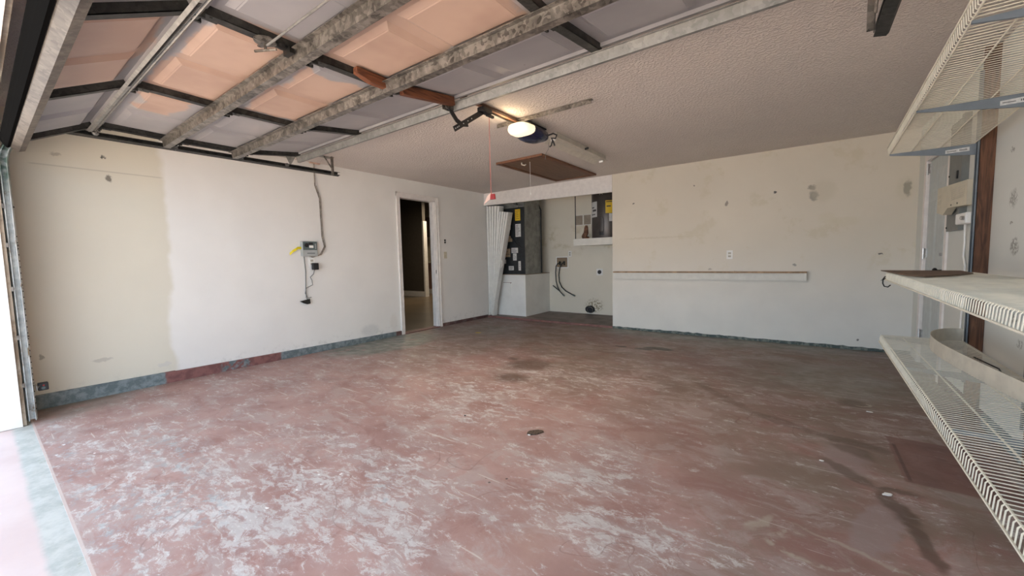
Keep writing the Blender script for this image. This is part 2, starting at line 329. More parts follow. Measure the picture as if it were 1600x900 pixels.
# white paint drips near the opening, dark specks
dr = b.mul(b.step(b.vor(7, v=b.map(wf, rot=(0, 0, -.4), sc=(1, 2.2, 1))), .07, .10, 1.0, 0.0), b.step(b.noise(1.1, 2), .50, .56)); dr = b.mul(dr, b.step(p[1], .9, 1.8, 1.0, 0.0))
cc = b.mix(b.mul(dr, .85), cc, (.80, .78, .76))
spk = b.mul(b.step(b.vor(5.5), .028, .045, 1.0, 0.0), b.step(b.noise(2.2, 2), .52, .56)); cc = b.mix(b.mul(spk, .8), cc, (.05, .04, .035))
edge = b.mul(b.box(p[1], -.05, .003, .002), 1.0); cc = b.mix(b.mul(edge, .8), cc, (.56, .46, .42))
edirt = b.mul(b.step(p[0], .0, .22, 1.0, 0.0), b.step(p[1], .1, 1.5, 1.0, .0)); cc = b.mix(b.mul(edirt, .55), cc, (.16, .14, .10))
b.bump(b.add(b.noise(30, 5), b.mul(b.noise(3, 3), .6)), .12, .01)
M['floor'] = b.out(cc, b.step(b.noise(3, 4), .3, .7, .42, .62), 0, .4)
b = NB('alcove_slab'); M['floor_alcove'] = b.out(b.mix(b.step(b.noise(5, 5), .35, .6), (.13, .105, .095), (.20, .165, .15)), .6)
b = NB('curb_paint'); M['curb'] = b.out(b.mix(b.step(b.noise(9, 5), .35, .6), (.17, .075, .065), (.22, .105, .09)), .6)
b = NB('driveway_slab'); p = b.sep(b.warp(.03, 7, 4))
pk = b.mix(b.step(b.noise(2.0, 5, .6), .3, .7), (.56, .43, .41), (.62, .50, .48))
gg = b.mix(b.step(b.noise(9, 6, .7), .35, .65), (.37, .375, .35), (.50, .495, .465)); gg = b.mix(b.mul(b.step(b.noise(4, 6, .7), .57, .66), b.step(b.sep()[1], -.06, -.01)), gg, (.20, .20, .11))
cc = b.mix(b.step(p[1], -.115, -.085), pk, gg)
sp = b.step(b.vor(4, v=b.map(b.warp(.1, 9), sc=(1, 2.5, 1))), .06, .09, 1.0, 0.0); cc = b.mix(b.mul(b.mul(sp, b.step(b.noise(1.6, 2), .5, .56)), .8), cc, (.8, .78, .76))
M['apron'] = b.out(cc, .7)
b = NB('pale_concrete'); M['drive'] = b.out(b.mix(b.step(b.noise(2, 6, .6), .3, .7), (.42, .37, .33), (.50, .45, .41)), .9)
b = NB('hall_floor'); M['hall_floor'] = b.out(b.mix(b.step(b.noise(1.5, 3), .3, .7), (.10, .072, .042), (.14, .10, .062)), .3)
b = NB('roof_soffit'); M['roof'] = b.out(b.mix(b.noise(4, 3), (.05, .04, .035), (.07, .06, .05)), .9)

# ------------------------------------------------------------------ mesh helpers
class MB:
    def __init__(s): s.b = bmesh.new()
    def box(s, x0, x1, y0, y1, z0, z1, T=None, bev=0.0):
        co = [(x, y, z) for x in (x0, x1) for y in (y0, y1) for z in (z0, z1)]
        if T: co = [T(*c) for c in co]
        v = [s.b.verts.new(c) for c in co]
        fs = [s.b.faces.new([v[i] for i in f]) for f in ((0, 1, 3, 2), (4, 6, 7, 5), (0, 4, 5, 1), (2, 3, 7, 6), (0, 2, 6, 4), (1, 5, 7, 3))]
        if bev:
            es = list({e for f in fs for e in f.edges})
            bmesh.ops.bevel(s.b, geom=es, offset=bev, segments=2, affect='EDGES', profile=.5)
        return s
    def loops(s, rings, closed=True, cap=True):
        """skin a list of rings (equal counts)"""
        R = [[s.b.verts.new(c) for c in r] for r in rings]; n = len(R[0])
        for a, c in zip(R, R[1:]):
            for i in range(n if closed else n-1):
                s.b.faces.new((a[i], a[(i+1) % n], c[(i+1) % n], c[i]))
        if cap and closed:
            s.b.faces.new(R[0]); s.b.faces.new(R[-1])
        return s
    def prism(s, prof, f0, f1):
        """prof: list of 2D points; f0,f1: functions mapping (a,b) to 3D at both ends"""
        return s.loops([[f0(*q) for q in prof], [f1(*q) for q in prof]])
    def tube(s, pts, r, n=8, cap=True):
        pts = [Vector(q) for q in pts]; rings = []; N = None
        for i, q in enumerate(pts):
            t = (pts[min(i+1, len(pts)-1)] - pts[max(i-1, 0)]).normalized()
            if N is None:
                N = t.cross(Vector((0, 0, 1)));
                if N.length < .1: N = t.cross(Vector((1, 0, 0)))
            N = (N - t*N.dot(t)).normalized(); B = t.cross(N)
            rr = r[i] if isinstance(r, (list, tuple)) else r
            rings.append([q + (N*math.cos(2*PI*k/n) + B*math.sin(2*PI*k/n))*rr for k in range(n)])
        return s.loops(rings, True, cap)
    def lathe(s, c, prof, n=24, axis='z', a0=0.0, a1=2*PI):
        """prof: (radius, height) pairs about an axis through c"""
        rings = []
        for (r, h) in prof:
            ring = []
            for k in range(n):
                a = 2*PI*k/n; u, v = r*math.cos(a), r*math.sin(a)
                d = {'z': (u, v, h), 'x': (h, u, v), 'y': (u, h, v)}[axis]
                ring.append((c[0]+d[0], c[1]+d[1], c[2]+d[2]))
            rings.append(ring)
        return s.loops(rings)
    def frustum(s, x0, x1, y0, y1, z0, z1, ins, T=None):
        a = [(x0, y0, z0), (x1, y0, z0), (x1, y1, z0), (x0, y1, z0)]; c = [(x0+ins, y0+ins, z1), (x1-ins, y0+ins, z1), (x1-ins, y1-ins, z1), (x0+ins, y1-ins, z1)]
        if T: a = [T(*q) for q in a]; c = [T(*q) for q in c]
        return s.loops([a, c])
    def build(s, name, mat, parent=None, smooth=False, label=None, loc=None):
        bmesh.ops.remove_doubles(s.b, verts=s.b.verts, dist=1e-6)
        bmesh.ops.recalc_face_normals(s.b, faces=s.b.faces)
        me = bpy.data.meshes.new(name); 
        if loc is not None: bmesh.ops.translate(s.b, verts=s.b.verts, vec=-Vector(loc))
        s.b.to_mesh(me); s.b.free()
        if smooth:
            for f in me.polygons: f.use_smooth = True
            try: me.set_sharp_from_angle(angle=math.radians(40))
            except Exception: pass
        me.materials.append(M[mat] if isinstance(mat, str) else mat)
        o = bpy.data.objects.new(name, me); col.objects.link(o)
        if loc is not None: o.location = loc
        if parent is not None:
            o.parent = parent; o.matrix_parent_inverse = Matrix.Translation(parent_base(parent)).inverted()
        if label: o['label'] = label
        return o
def parent_base(p):
    v = Vector(p.location)
    while p.parent: p = p.parent
    # sub-parts: their parent sits at its thing's inverse, so the world base is what counts
    return v if p.type == 'EMPTY' and v == Vector(p.location) else Vector(v)
def struct(mb, name, mat, **k):
    o = mb.build(name, mat, **k)
    if not o.parent: o['kind'] = 'structure'
    return o
def thing(name, label, cat, loc, group=None):
    o = bpy.data.objects.new(name, None); col.objects.link(o); o.location = loc; o.empty_display_size = .1
    return tag(o, label, cat, group)
def tag(o, label, cat, group=None, kind=None):
    o['label'] = label; o['category'] = cat
    if group: o['group'] = group
    if kind: o['kind'] = kind
    return o
def part(mb, name, mat, t, **k):
    return mb.build(name, mat, parent=t, **k)
def bx(*a, **k): return MB().box(*a, **k)

W, D, H, XA, YB = 6.065, 5.87, 2.44, 2.632, 7.0      # right wall, back wall, ceiling, alcove side, alcove back
T_ = .12
# ------------------------------------------------------------------ structure
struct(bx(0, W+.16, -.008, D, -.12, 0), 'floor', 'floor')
m = bx(0, XA, D+.03, YB, -.12, .03); struct(m, 'floor_alcove', 'floor_alcove')
struct(MB().prism([(D-.01, 0), (D, .03), (D+.03, .03), (D+.03, -.05), (D-.01, -.05)], lambda a, c: (0, a, c), lambda a, c: (XA, a, c)), 'trim_1', 'curb')
struct(bx(-.4, W+.4, -.62, -.008, -.14, -.003), 'floor_apron', 'apron')
struct(bx(-6, 12, -9, -.62, -.2, -.02), 'floor_driveway', 'drive')
# left wall with doorway
DY0, DY1, DZ = 3.815, 4.565, 2.165
m = MB(); m.box(-T_, 0, -.17, DY0, 0, H).box(-T_, 0, DY1, YB+T_, 0, H).box(-T_, 0, DY0, DY1, DZ, H); struct(m, 'wall_left', 'wall_left')
m = MB(); m.box(XA, W, D, D+T_, 0, H); struct(m, 'wall_back', 'wall_back')
m = MB(); m.box(0, XA+T_, YB, YB+T_, 0, H); struct(m, 'wall_alcove_back', 'wall_alcove')
struct(bx(XA, XA+T_, D+T_, YB, 0, H), 'wall_alcove_side', 'wall_alcove')
# right wall with the side door
RY0, RY1, RZ = 4.74, 5.50, 2.03
m = MB(); m.box(W, W+T_, -.17, RY0, 0, H).box(W, W+T_, RY1, D+T_, 0, H).box(W, W+T_, RY0, RY1, RZ, H); struct(m, 'wall_right', 'wall_right')
# front wall: returns and header
m = MB(); m.box(0, .44, -.17, -.03, 0, H).box(5.32, W, -.17, -.03, 0, H).box(.44, 5.32, -.17, -.03, 2.14, H); struct(m, 'wall_front', 'front')
m = MB(); m.box(.44, .462, -.20, -.05, 0, 2.14).box(5.298, 5.32, -.20, -.05, 0, 2.14).box(.462, 5.298, -.20, -.05, 2.118, 2.14); struct(m, 'trim_2', 'jamb')
m = MB(); m.box(-T_-.3, W+T_+.3, -.9, YB+.5, H, H+.10); struct(m, 'ceiling', 'ceiling')
struct(bx(-T_-.35, W+T_+.35, -.95, YB+.55, H+.10, H+.2), 'ceiling_roof_deck', 'roof')
# header board over the alcove
struct(MB().prism([(0, 2.205), (XA, 2.168), (XA, H-.004), (0, H-.004)], lambda a, c: (a, D-.01, c), lambda a, c: (a, D+.03, c)), 'trim_3', 'white_trim')
struct(bx(0, XA, D+.035, D+.12, 2.23, H), 'trim_4', 'wall_plain')
# left baseboard: a painted curb, thicker near the opening
def run(y0, y1, t, h0, h1): return MB().prism([(0, 0), (t, 0), (t, 1), (t*.7, 1.06), (0, 1.06)], lambda a, c: (a, y0, c*h0), lambda a, c: (a, y1, c*h1))
struct(run(.0, .95, .022, .115, .105), 'baseboard_left', 'baseboard')
struct(run(.95, 3.745, .020, .100, .060), 'baseboard_left.001', 'baseboard')
struct(run(4.635, D, .020, .050, .045), 'baseboard_left.002', 'baseboard')
m = MB(); ys = [XA + i*(W-XA)/60 for i in range(61)]
top = [.028 + .012*random.random() for _ in ys]
m.loops([[(x, D-.006, 0) for x in ys], [(x, D-.006, t) for x, t in zip(ys, top)], [(x, D, t+.004) for x, t in zip(ys, top)]], closed=False); struct(m, 'baseboard_back', 'base_back')
struct(MB().prism([(0, 0), (.014, 0), (.014, .08), (0, .09)], lambda a, c: (W-a, -.03, c), lambda a, c: (W-a, RY0-.07, c)), 'baseboard_right', 'baseboard')

# doorway casing and jamb
m = MB()
for (y0, y1) in ((DY0-.062, DY0+.004), (DY1-.004, DY1+.062)):
    m.box(0, .016, y0, y1, .0, DZ+.062); 
m.box(0, .0165, DY0-.062, DY1+.062, DZ, DZ+.062)
m.box(.016, .024, DY0-.062, DY0-.042, 0, DZ+.062).box(.016, .024, DY1+.042, DY1+.062, 0, DZ+.062).box(.016, .024, DY0-.062, DY1+.062, DZ+.044, DZ+.062)
struct(m, 'trim_5', 'white_trim')
m = MB(); m.box(-T_-.01, 0, DY0, DY0+.016, 0, DZ).box(-T_-.01, 0, DY1-.016, DY1, 0, DZ).box(-T_-.01, 0, DY0, DY1, DZ-.016, DZ).box(-.06, -.04, DY1-.028, DY1-.016, 0, DZ).box(-.06, -.04, DY0+.016, DY0+.028, 0, DZ)
struct(m, 'trim_6', 'white_trim')
dk = bx(-.018, -.004, DY1-.0165, DY1-.012, .93, .99); struct(dk, 'trim_7', 'dark_iron')
struct(bx(-T_, .03, DY0, DY1, -.05, .012), 'trim_8', 'curb')
# hall and kitchen seen through the doorway
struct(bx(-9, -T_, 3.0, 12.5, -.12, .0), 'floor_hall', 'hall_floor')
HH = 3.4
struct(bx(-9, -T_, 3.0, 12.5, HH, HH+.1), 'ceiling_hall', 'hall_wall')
for q, e_ in (((-3.2, 6.6, 2.9), 7), ((-4.0, 9.0, 3.0), 12)):  # unseen fill lights added to brighten the hall and kitchen
    hl = bpy.data.lights.new('hall_fill_light', 'AREA'); hl.shape = 'DISK'; hl.size = .4; hl.energy = e_; hl.color = (1, .84, .62); ho = bpy.data.objects.new('hall_fill_light', hl); col.objects.link(ho); ho.location = q
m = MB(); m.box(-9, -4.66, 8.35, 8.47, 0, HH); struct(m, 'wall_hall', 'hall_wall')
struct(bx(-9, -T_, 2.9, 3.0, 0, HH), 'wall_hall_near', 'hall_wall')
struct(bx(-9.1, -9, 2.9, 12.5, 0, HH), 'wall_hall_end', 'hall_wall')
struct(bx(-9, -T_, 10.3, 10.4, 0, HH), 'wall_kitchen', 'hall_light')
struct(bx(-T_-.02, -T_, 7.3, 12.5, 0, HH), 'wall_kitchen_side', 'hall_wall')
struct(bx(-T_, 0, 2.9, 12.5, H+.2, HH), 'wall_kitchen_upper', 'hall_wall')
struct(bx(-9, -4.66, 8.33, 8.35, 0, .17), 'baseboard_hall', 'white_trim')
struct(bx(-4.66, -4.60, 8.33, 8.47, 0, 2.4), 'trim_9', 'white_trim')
t = thing('kitchen_counter', 'pinkish kitchen counter glimpsed through the doorway past the dark wall', 'counter', (-5.7, 9.5, 0))
part(bx(-7.2, -4.3, 9.3, 9.8, 0, 1.06), 'base', 'hall_pink', t); part(bx(-7.25, -4.25, 9.25, 9.85, 1.06, 1.11, bev=.01), 'countertop', 'hall_light', t); part(bx(-7.2, -4.3, 9.28, 9.3, 0, .16), 'toe_board', 'white_trim', t)
t = thing('kitchen_wall_cabinet', 'dark brown wall cabinet high above the kitchen counter', 'cabinet', (-5.8, 10.1, 2.0))
part(bx(-7.6, -4, 9.95, 10.29, 2.05, 2.75), 'body', 'hall_wood', t); part(bx(-6.9, -5.9, 9.93, 9.95, 2.08, 2.72), 'door', 'hall_wood', t); part(bx(-5.88, -4.9, 9.93, 9.95, 2.08, 2.72), 'door', 'hall_wood', t)

# side door on the right wall
struct(bx(W+.014, W+.050, RY0+.012, RY1-.014, .01, RZ-.015), 'door_1', 'door_paint')
d1 = bpy.data.objects['door_1']
for (z0, z1) in ((.20, .86), (.98, 1.62), (1.70, 1.90)):
    for (y0, y1) in ((RY0+.12, RY0+.345), (RY0+.41, RY0+.635)):
        MB().frustum(y0, y1, z0, z1, 0, .009, .03, T=lambda a, c, e: (W+.0145-e, a, c)).build('door_panel', 'door_paint', d1)
for z in (.30, 1.12, 1.95):
    m = MB(); m.tube([(W-.006, RY1-.012, z-.05), (W-.006, RY1-.012, z+.05)], .008, 8); m.box(W+.004, W+.014, RY1-.055, RY1-.014, z-.045, z+.045); m.tube([(W-.006, RY1-.012, z-.058), (W-.006, RY1-.012, z-.050)], .011, 8); m.build('hinge', 'steel', d1, label='worn steel hinge')
m = MB(); m.lathe((W+.010, RY0+.075, .965), [(.030, .004), (.030, -.006), (.012, -.010), (.012, -.035), (.026, -.045), (.028, -.058), (.018, -.068)], 20, 'x'); m.build('doorknob', 'dark_iron', d1, smooth=True, label='dark round doorknob')
m = MB(); m.lathe((W+.010, RY0+.075, 1.11), [(.028, .004), (.028, -.010), (.010, -.014)], 20, 'x'); m.box(W-.022, W-.004, RY0+.070, RY0+.080, 1.095, 1.125); m.build('deadbolt', 'steel', d1, smooth=False)
m = MB(); m.box(W-.014, W, RY0-.062, RY0+.004, 0, RZ+.062).box(W-.014, W, RY1-.004, RY1+.062, 0, RZ+.062).box(W-.0145, W, RY0-.062, RY1+.062, RZ-.004, RZ+.062)
m.box(W, W+.11, RY0, RY0+.010, 0, RZ).box(W, W+.11, RY1-.010, RY1, 0, RZ).box(W, W+.11, RY0, RY1, RZ-.010, RZ); struct(m, 'trim_10', 'white_trim')
struct(bx(W+T_+.001, W+T_+.03, RY0-.1, RY1+.1, .0, RZ+.1), 'sun_block_backing', 'hall_wood')  # unseen backing behind the side door, sized to block sun leaking through gaps

# ------------------------------------------------------------------ overhead garage door
gd = thing('garage_door', 'open overhead garage door of embossed steel panels with warm light painted on as peach patches', 'garage door', (2.88, 0, 2.2))
PR = [(.045, 2.055), (.49, 2.285), (1.00, 2.272), (1.53, 2.275), (2.085, 2.352)]
X0, X1 = .475, 5.30
stiles = [X0+.03, 1.675, 2.88, 4.085, X1-.03]
def frame(i):
    a = Vector((0,)+PR[i]); bb = Vector((0,)+PR[i+1]); L = (bb-a).length; d = (bb-a)/L; n = Vector((0, d.z, -d.y))
    return (lambda x, s_, h: tuple(Vector((x, 0, 0)) + a + d*s_ + n*h)), L
for i in range(4):
    T, L = frame(i)
    m = MB(); m.box(X0, X1, .003, L-.003, -.052, -.042, T=T)
    m.box(X0, X1, .003, .028, -.044, -.022, T=T).box(X0, X1, L-.028, L-.003, -.044, -.022, T=T)          # folded rails along the joints
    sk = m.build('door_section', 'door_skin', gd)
    for k in range(4):
        a, c = stiles[k]+.04, stiles[k+1]-.04; mid = (a+c)/2
        for (x0, x1) in ((a+.04, mid-.035), (mid+.035, c-.04)):
            m = MB(); s0, s1 = .075, L-.075
            m.frustum(x0, x1, s0, s1, -.043, -.026, .032, T=T); m.frustum(x0+.034, x1-.034, s0+.034, s1-.034, -.0262, -.0225, .006, T=T)
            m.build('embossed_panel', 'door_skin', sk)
    for k, xs in enumerate(stiles):
        hw = .030 if k in (0, 4) else .026
        m = MB(); # open channel: web against the skin and two lips
        m.box(xs-hw, xs+hw, .006, L-.006, -.006, -.002, T=T).box(xs-hw, xs-hw+.004, .006, L-.006, -.042, -.002, T=T).box(xs+hw-.004, xs+hw, .006, L-.006, -.042, -.002, T=T)
        st_ = m.build('stile', 'galv_dark', gd)
# hinges at the joints
for i in range(1, 4):
    T, L = frame(i)
    for k, xs in enumerate(stiles):
        m = MB(); m.box(xs-.028, xs+.028, -.075, -.015, -.003, .003, T=T).box(xs-.028, xs+.028, .015, .080, -.003, .003, T=T)
        m.box(xs-.032, xs-.020, -.018, .018, -.004, .026, T=T).box(xs+.020, xs+.032, -.018, .018, -.004, .026, T=T)
        c = Vector(T(xs, 0, .016)); m.tube([c-Vector((.036, 0, 0)), c+Vector((.036, 0, 0))], .007, 8)
        m.lathe(T(xs-.012, -.045, .004), [(.006, -.003), (.006, .004)], 6).lathe(T(xs+.012, .045, .004), [(.006, -.003), (.006, .004)], 6)
        m.build('hinge', 'galv_dark', gd)
# struts across the width
HAT = [(-.052, 0), (-.052, .003), (-.030, .004), (-.023, .052), (.023, .052), (.030, .004), (.052, .003), (.052, 0), (.033, 0), (.026, -.0), (.0, -.0)]
HAT = [(-.055, .000), (-.055, .004), (-.030, .004), (-.024, .056), (.024, .056), (.030, .004), (.055, .004), (.055, 0)]
def strut(i, s0, mat, prof=HAT, h=.0, x0=X0-.005, x1=X1+.005):
    T, L = frame(i)
    return MB().prism(prof, lambda a, c: T(x0, s0+a, c+h), lambda a, c: T(x1, s0+a, c+h)).build('strut', mat, gd, label='galvanised strut across the door')
strut(1, frame(1)[1]-.075, 'galv'); strut(2, frame(2)[1]-.075, 'galv')
TOP = [(-.045, 0), (-.045, .004), (-.004, .004), (-.004, .050), (.003, .050), (.003, 0)]
TOPB = [(-.040, .000), (-.040, .004), (-.022, .004), (-.018, .060), (.012, .060), (.012, 0)]
strut(3, frame(3)[1]-.006, 'galv_pale', TOPB)
M['galv_brown'] = galv('galvanised_tarnished', (.045, .036, .030), (.14, .12, .10), .55, .3)
strut(0, .030, 'galv_brown', [(-.042, -.045), (-.042, .018), (-.020, .050), (.010, .055), (.030, .020), (.034, 0), (.034, -.045)])
# ribbed seam strip at the first joint
T, L = frame(0)
m = MB(); m.prism([(-.050, .0), (-.044, .016), (-.026, .020), (-.020, .006), (-.012, .006), (-.006, .020), (.010, .016), (.016, 0)], lambda a, c: T(X0, L+a-.018, c), lambda a, c: T(X1, L+a-.018, c)); m.build('seam_rail', 'galv_pale', gd)
m = MB(); x = 1.80
while x < 3.05:
    m.box(x, x+.006, L-.062, L-.044, .012, .0195, T=T); x += .0135
m.build('slot_row', 'dark_iron', gd)
# bottom rubber seal
T, L = frame(0); MB().prism([(-.030, -.060), (-.034, -.020), (-.030, .010), (-.016, .012), (-.002, -.044), (-.002, -.060)], lambda a, c: T(X0, a, c), lambda a, c: T(X1, a, c)).build('bottom_seal', 'rubber', gd)
# centre brace timber under the top section
T3, L3 = frame(3); T2, L2 = frame(2)
m = MB(); m.box(2.915, 2.955, .03, L3-.045, -.030, .032, T=T3, bev=.003); m.build('brace_board', 'brace_wood', gd, label='reddish brown timber brace')
m = MB(); m.loops([[T2(2.915, L2-.30, -.03), T2(2.955, L2-.30, -.03), T2(2.955, L2-.30, .005), T2(2.915, L2-.30, .005)], [T2(2.915, L2-.20, -.03), T2(2.955, L2-.20, -.03), T2(2.955, L2-.20, .03), T2(2.915, L2-.20, .03)], [T2(2.915, L2-.02, -.03), T2(2.955, L2-.02, -.03), T2(2.955, L2-.02, .03), T2(2.915, L2-.02, .03)]]); m.build('brace_board', 'brace_wood', gd, label='short reddish brown timber brace')
# rotary lock and its long rod
T, L = frame(1)
lk = Vector(T(2.88, .275, .0))
m = MB(); m.lathe(lk, [(.050, .004), (.050, -.006), (.020, -.014)], 20); m.box(lk.x-.06, lk.x+.06, lk.y-.012, lk.y+.012, lk.z-.012, lk.z-.006); m.tube([lk+Vector((0, 0, -.01)), lk+Vector((0, 0, -.045))], .007, 8); m.tube([lk+Vector((-.05, -.03, -.045)), lk+Vector((.05, .03, -.045))], .006, 8)
m.build('lock_handle', 'galv', gd)
m = MB(); m.tube([lk+Vector((.02, 0, -.028)), Vector((5.22, lk.y+.01, lk.z-.030))], .0055, 8); m.build('lock_rod', 'galv_pale', gd)
m = MB(); q = Vector(T(2.88, .34, .0)); m.lathe(q+Vector((.03, 0, 0)), [(.020, .0), (.020, -.018), (.008, -.022)], 14); m.box(q.x-.02, q.x+.05, q.y+.03, q.y+.055, q.z-.03, q.z); m.build('lock_guide', 'dark_iron', gd)
# carrier bracket for the opener arm
T, L = frame(3); ca = Vector(T(2.90, L-.055, .0))
m = MB(); m.box(ca.x-.022, ca.x-.016, ca.y-.05, ca.y+.03, ca.z-.055, ca.z+.0).box(ca.x+.016, ca.x+.022, ca.y-.05, ca.y+.03, ca.z-.055, ca.z+.0).box(ca.x-.022, ca.x+.022, ca.y-.07, ca.y+.03, ca.z-.006, ca.z); m.tube([ca+Vector((-.03, -.01, -.042)), ca+Vector((.03, -.01, -.042))], .007, 8); m.build('arm_bracket', 'galv', gd)

# rollers and end brackets riding in the tracks
for side, xt, xs in ((-1, .40, stiles[0]), (1, 5.375, stiles[4])):
    for (i, s0) in ((0, .02), (1, 0), (2, 0), (3, 0)):
        T, L = frame(i); c = Vector(T(0, s0, .020)); m = MB()
        zc = max(c.z, 2.248) if i else 2.075
        m.tube([(xs, c.y, c.z), (xt, c.y, zc-.006)], .005, 6); m.lathe((xt, c.y, zc-.006), [(.010, -.008), (.021, -.006), (.021, .006), (.010, .008)], 14, 'x'); m.build('roller', 'steel', gd)
    T, L = frame(3); c = Vector(T(0, L-.10, 0)); m = MB()
    m.prism([(0, .0), (.10, .0), (.06, -.075), (.035, -.075)], lambda a, e: (xs+side*.018, c.y+a-.05, c.z+e), lambda a, e: (xs+side*.022, c.y+a-.05, c.z+e))
    m.tube([(xs+side*.02, c.y, 2.262), (xt, c.y, 2.262)], .005, 6); m.lathe((xt, c.y, 2.262), [(.010, -.008), (.020, -.006), (.020, .006), (.010, .008)], 14, 'x'); m.build('top_roller_bracket', 'galv_pale', gd)

# ------------------------------------------------------------------ tracks
def track(side, xc, label):
    t = thing('garage_door_track', label, 'garage door track', (xc, 0, 0), 'steel tracks either side of the garage door')
    PF = [(-.028, -.013), (.020, -.020), (.030, -.012), (.030, .012), (.020, .020), (-.028, .013), (-.028, .010), (.018, .016), (.026, .010), (.026, -.010), (.018, -.016), (-.028, -.010)]
    # a C profile: a across (towards the wall), b along the normal of the path
    def sect(y, z, ang):   # ang: direction of travel
        n = Vector((0, -math.sin(ang), math.cos(ang))); return [(xc - side*(-a)*1.0, y + n.y*b_*1.35, z + n.z*b_*1.35) for a, b_ in PF]
    rings = [[(xc+side*a, .0 + b_*1.35, .02) for a, b_ in PF], [(xc+side*a, .0 + b_*1.35, 1.93) for a, b_ in PF]]
    MB().loops(rings, True, True).build('vertical_track', 'track', t)
    rad = .315; rr = []
    for k in range(11):
        an = PI/2*(1-k/10); cy, cz = rad*(1-math.sin(an)), 1.93+rad*math.cos(an)
        no = Vector((0, -math.sin(an), math.cos(an)))*-1
        rr.append([(xc+side*a, cy - no.y*b_*1.35*-1, cz - no.z*b_*1.35*-1) for a, b_ in PF])
    MB().loops(rr, True, True).build('curved_track', 'track', t)
    zt = 1.93+rad
    MB().loops([[(xc+side*a, y, z + b_*1.35) for a, b_ in PF] for y, z in ((rad, zt), (2.60, zt+.010))], True, True).build('horizontal_track', 'galv_dark', t)
    m = MB(); yb = 2.50; m.box(xc-side*.035-.002, xc-side*.035+.002, yb-.018, yb+.018, zt-.02, H-.002); m.box(xc-side*.035-.030*(1 if side > 0 else 0), xc-side*.035+.030*(0 if side > 0 else 1), yb-.018, yb-.014, zt-.02, H-.002)
    hg = m.build('hanger_angle', 'galv', t)
    m = MB()
    for k in range(7): m.lathe((xc-side*.035, yb+.002, zt+.02+k*.023), [(.0055, -.0035), (.0055, .0035)], 8, 'x')
    m.build('hole', 'dark_iron', hg)
    m = MB(); m.tube([(xc-side*.035, yb-.01, zt+.06), (xc-side*.035, yb-.10, H-.006)], .008, 6); m.box(xc-.05, xc+.03, yb-.13, yb+.03, H-.006, H-.001); m.build('hanger_brace', 'galv', t)
    for z in (.30, .66, 1.02, 1.34, 1.62):
        m = MB(); m.box(xc-.045 if side < 0 else xc+.002, xc-.002 if side < 0 else xc+.045, -.034, -.028, z-.035, z+.035); m.box(xc-.045, xc+.045, -.031, -.020, z-.016, z+.016); m.lathe((xc, .0, z), [(.006, .018), (.006, .030)], 8, 'y'); m.build('wall_bracket', 'galv', t)
    m = MB()
    for z in [.10+.045*i for i in range(30)]: m.lathe((xc+side*.0, .0, z), [(.0045, .0212), (.0045, .0272)], 6, 'y')
    m.build('bolt_hole', 'dark_iron', t, ) ['kind'] = 'stuff'
    return t
track(-1, .40, 'steel garage door track running down beside the left wall to the floor')
track(1, 5.375, 'steel garage door track on the right, only its hanging end in view')

# photo eye beside the left track
t = thing('safety_sensor', 'small black safety sensor with a red light low beside the left door track', 'sensor', (.34, .06, .25))
part(bx(.33, .41, .035, .039, .235, .275), 'mounting_arm', 'galv_pale', t)
m = MB(); m.box(.32, .36, .045, .10, .222, .282, bev=.006); part(m, 'housing', 'black', t)
m = MB(); m.lathe((.362, .075, .262), [(.006, -.004), (.006, .003)], 10, 'x'); part(m, 'indicator_light', 'red', t)
m = MB(); m.lathe((.362, .072, .243), [(.012, -.004), (.011, .004)], 14, 'x'); part(m, 'lens', 'ctl_dark', t)
m = MB(); m.tube([(.40, .04, .255), (.355, .05, .262)], .005, 6); part(m, 'wing_nut', 'steel', t)

# ------------------------------------------------------------------ opener
XO = 2.93
t = thing('garage_door_opener', 'navy ceiling mounted garage door opener with a glowing cream lens', 'garage door opener', (XO, 2.95, 2.4))
def cap(y, hw, top, bot, n=18):     # rounded housing cross-section
    top, bot = 2.404-(2.404-top)*.8, 2.404-(2.404-bot)*.80
    pts = []
    for k in range(n):
        a = 2*PI*k/n; cx_ = abs(math.cos(a))**.7*(1 if math.cos(a) >= 0 else -1); sz = abs(math.sin(a))**.7*(1 if math.sin(a) >= 0 else -1)
        pts.append((XO+.012+hw*.86*cx_, y, (top+bot)/2 + (top-bot)/2*sz))
    return pts
m = MB(); m.loops([cap(y, hw, tp, bt) for y, hw, tp, bt in ((2.985, .140, 2.400, 2.285), (3.06, .150, 2.403, 2.262), (3.15, .148, 2.403, 2.258), (3.23, .130, 2.400, 2.268), (3.28, .100, 2.395, 2.290), (3.30, .060, 2.375, 2.320))]); part(m, 'housing', 'navy', t, smooth=True)
m = MB(); m.loops([cap(y, hw, tp, bt) for y, hw, tp, bt in ((2.825, .060, 2.372, 2.335), (2.835, .095, 2.388, 2.312), (2.860, .122, 2.396, 2.290), (2.90, .136, 2.399, 2.278), (2.983, .142, 2.401, 2.280))]); part(m, 'lens', 'lens', t, smooth=True, label='glowing cream lens')
part(bx(XO-.10, XO+.10, 2.86, 3.24, 2.404, 2.418, bev=.004), 'mount_plate', 'dark_iron', t)
m = MB(); m.box(XO-.018, XO+.018, .02, 2.86, 2.405, 2.430); part(m, 'rail', 'hatch_frame', t, label='brown steel drive rail')
m = MB(); m.box(XO-.030, XO-.012, 2.40, 2.86, 2.398, 2.405); m.tube([(XO+.03, .1, 2.412), (XO+.03, 2.86, 2.412)], .004, 6); part(m, 'drive_chain', 'dark_iron', t)
m = MB(); m.box(XO-.032, XO+.032, 2.36, 2.48, 2.365, 2.402, bev=.005); m.box(XO-.010, XO+.010, 2.44, 2.53, 2.350, 2.37); m.tube([(XO-.035, 2.40, 2.372), (XO+.035, 2.40, 2.372)], .008, 8); part(m, 'trolley', 'black', t)
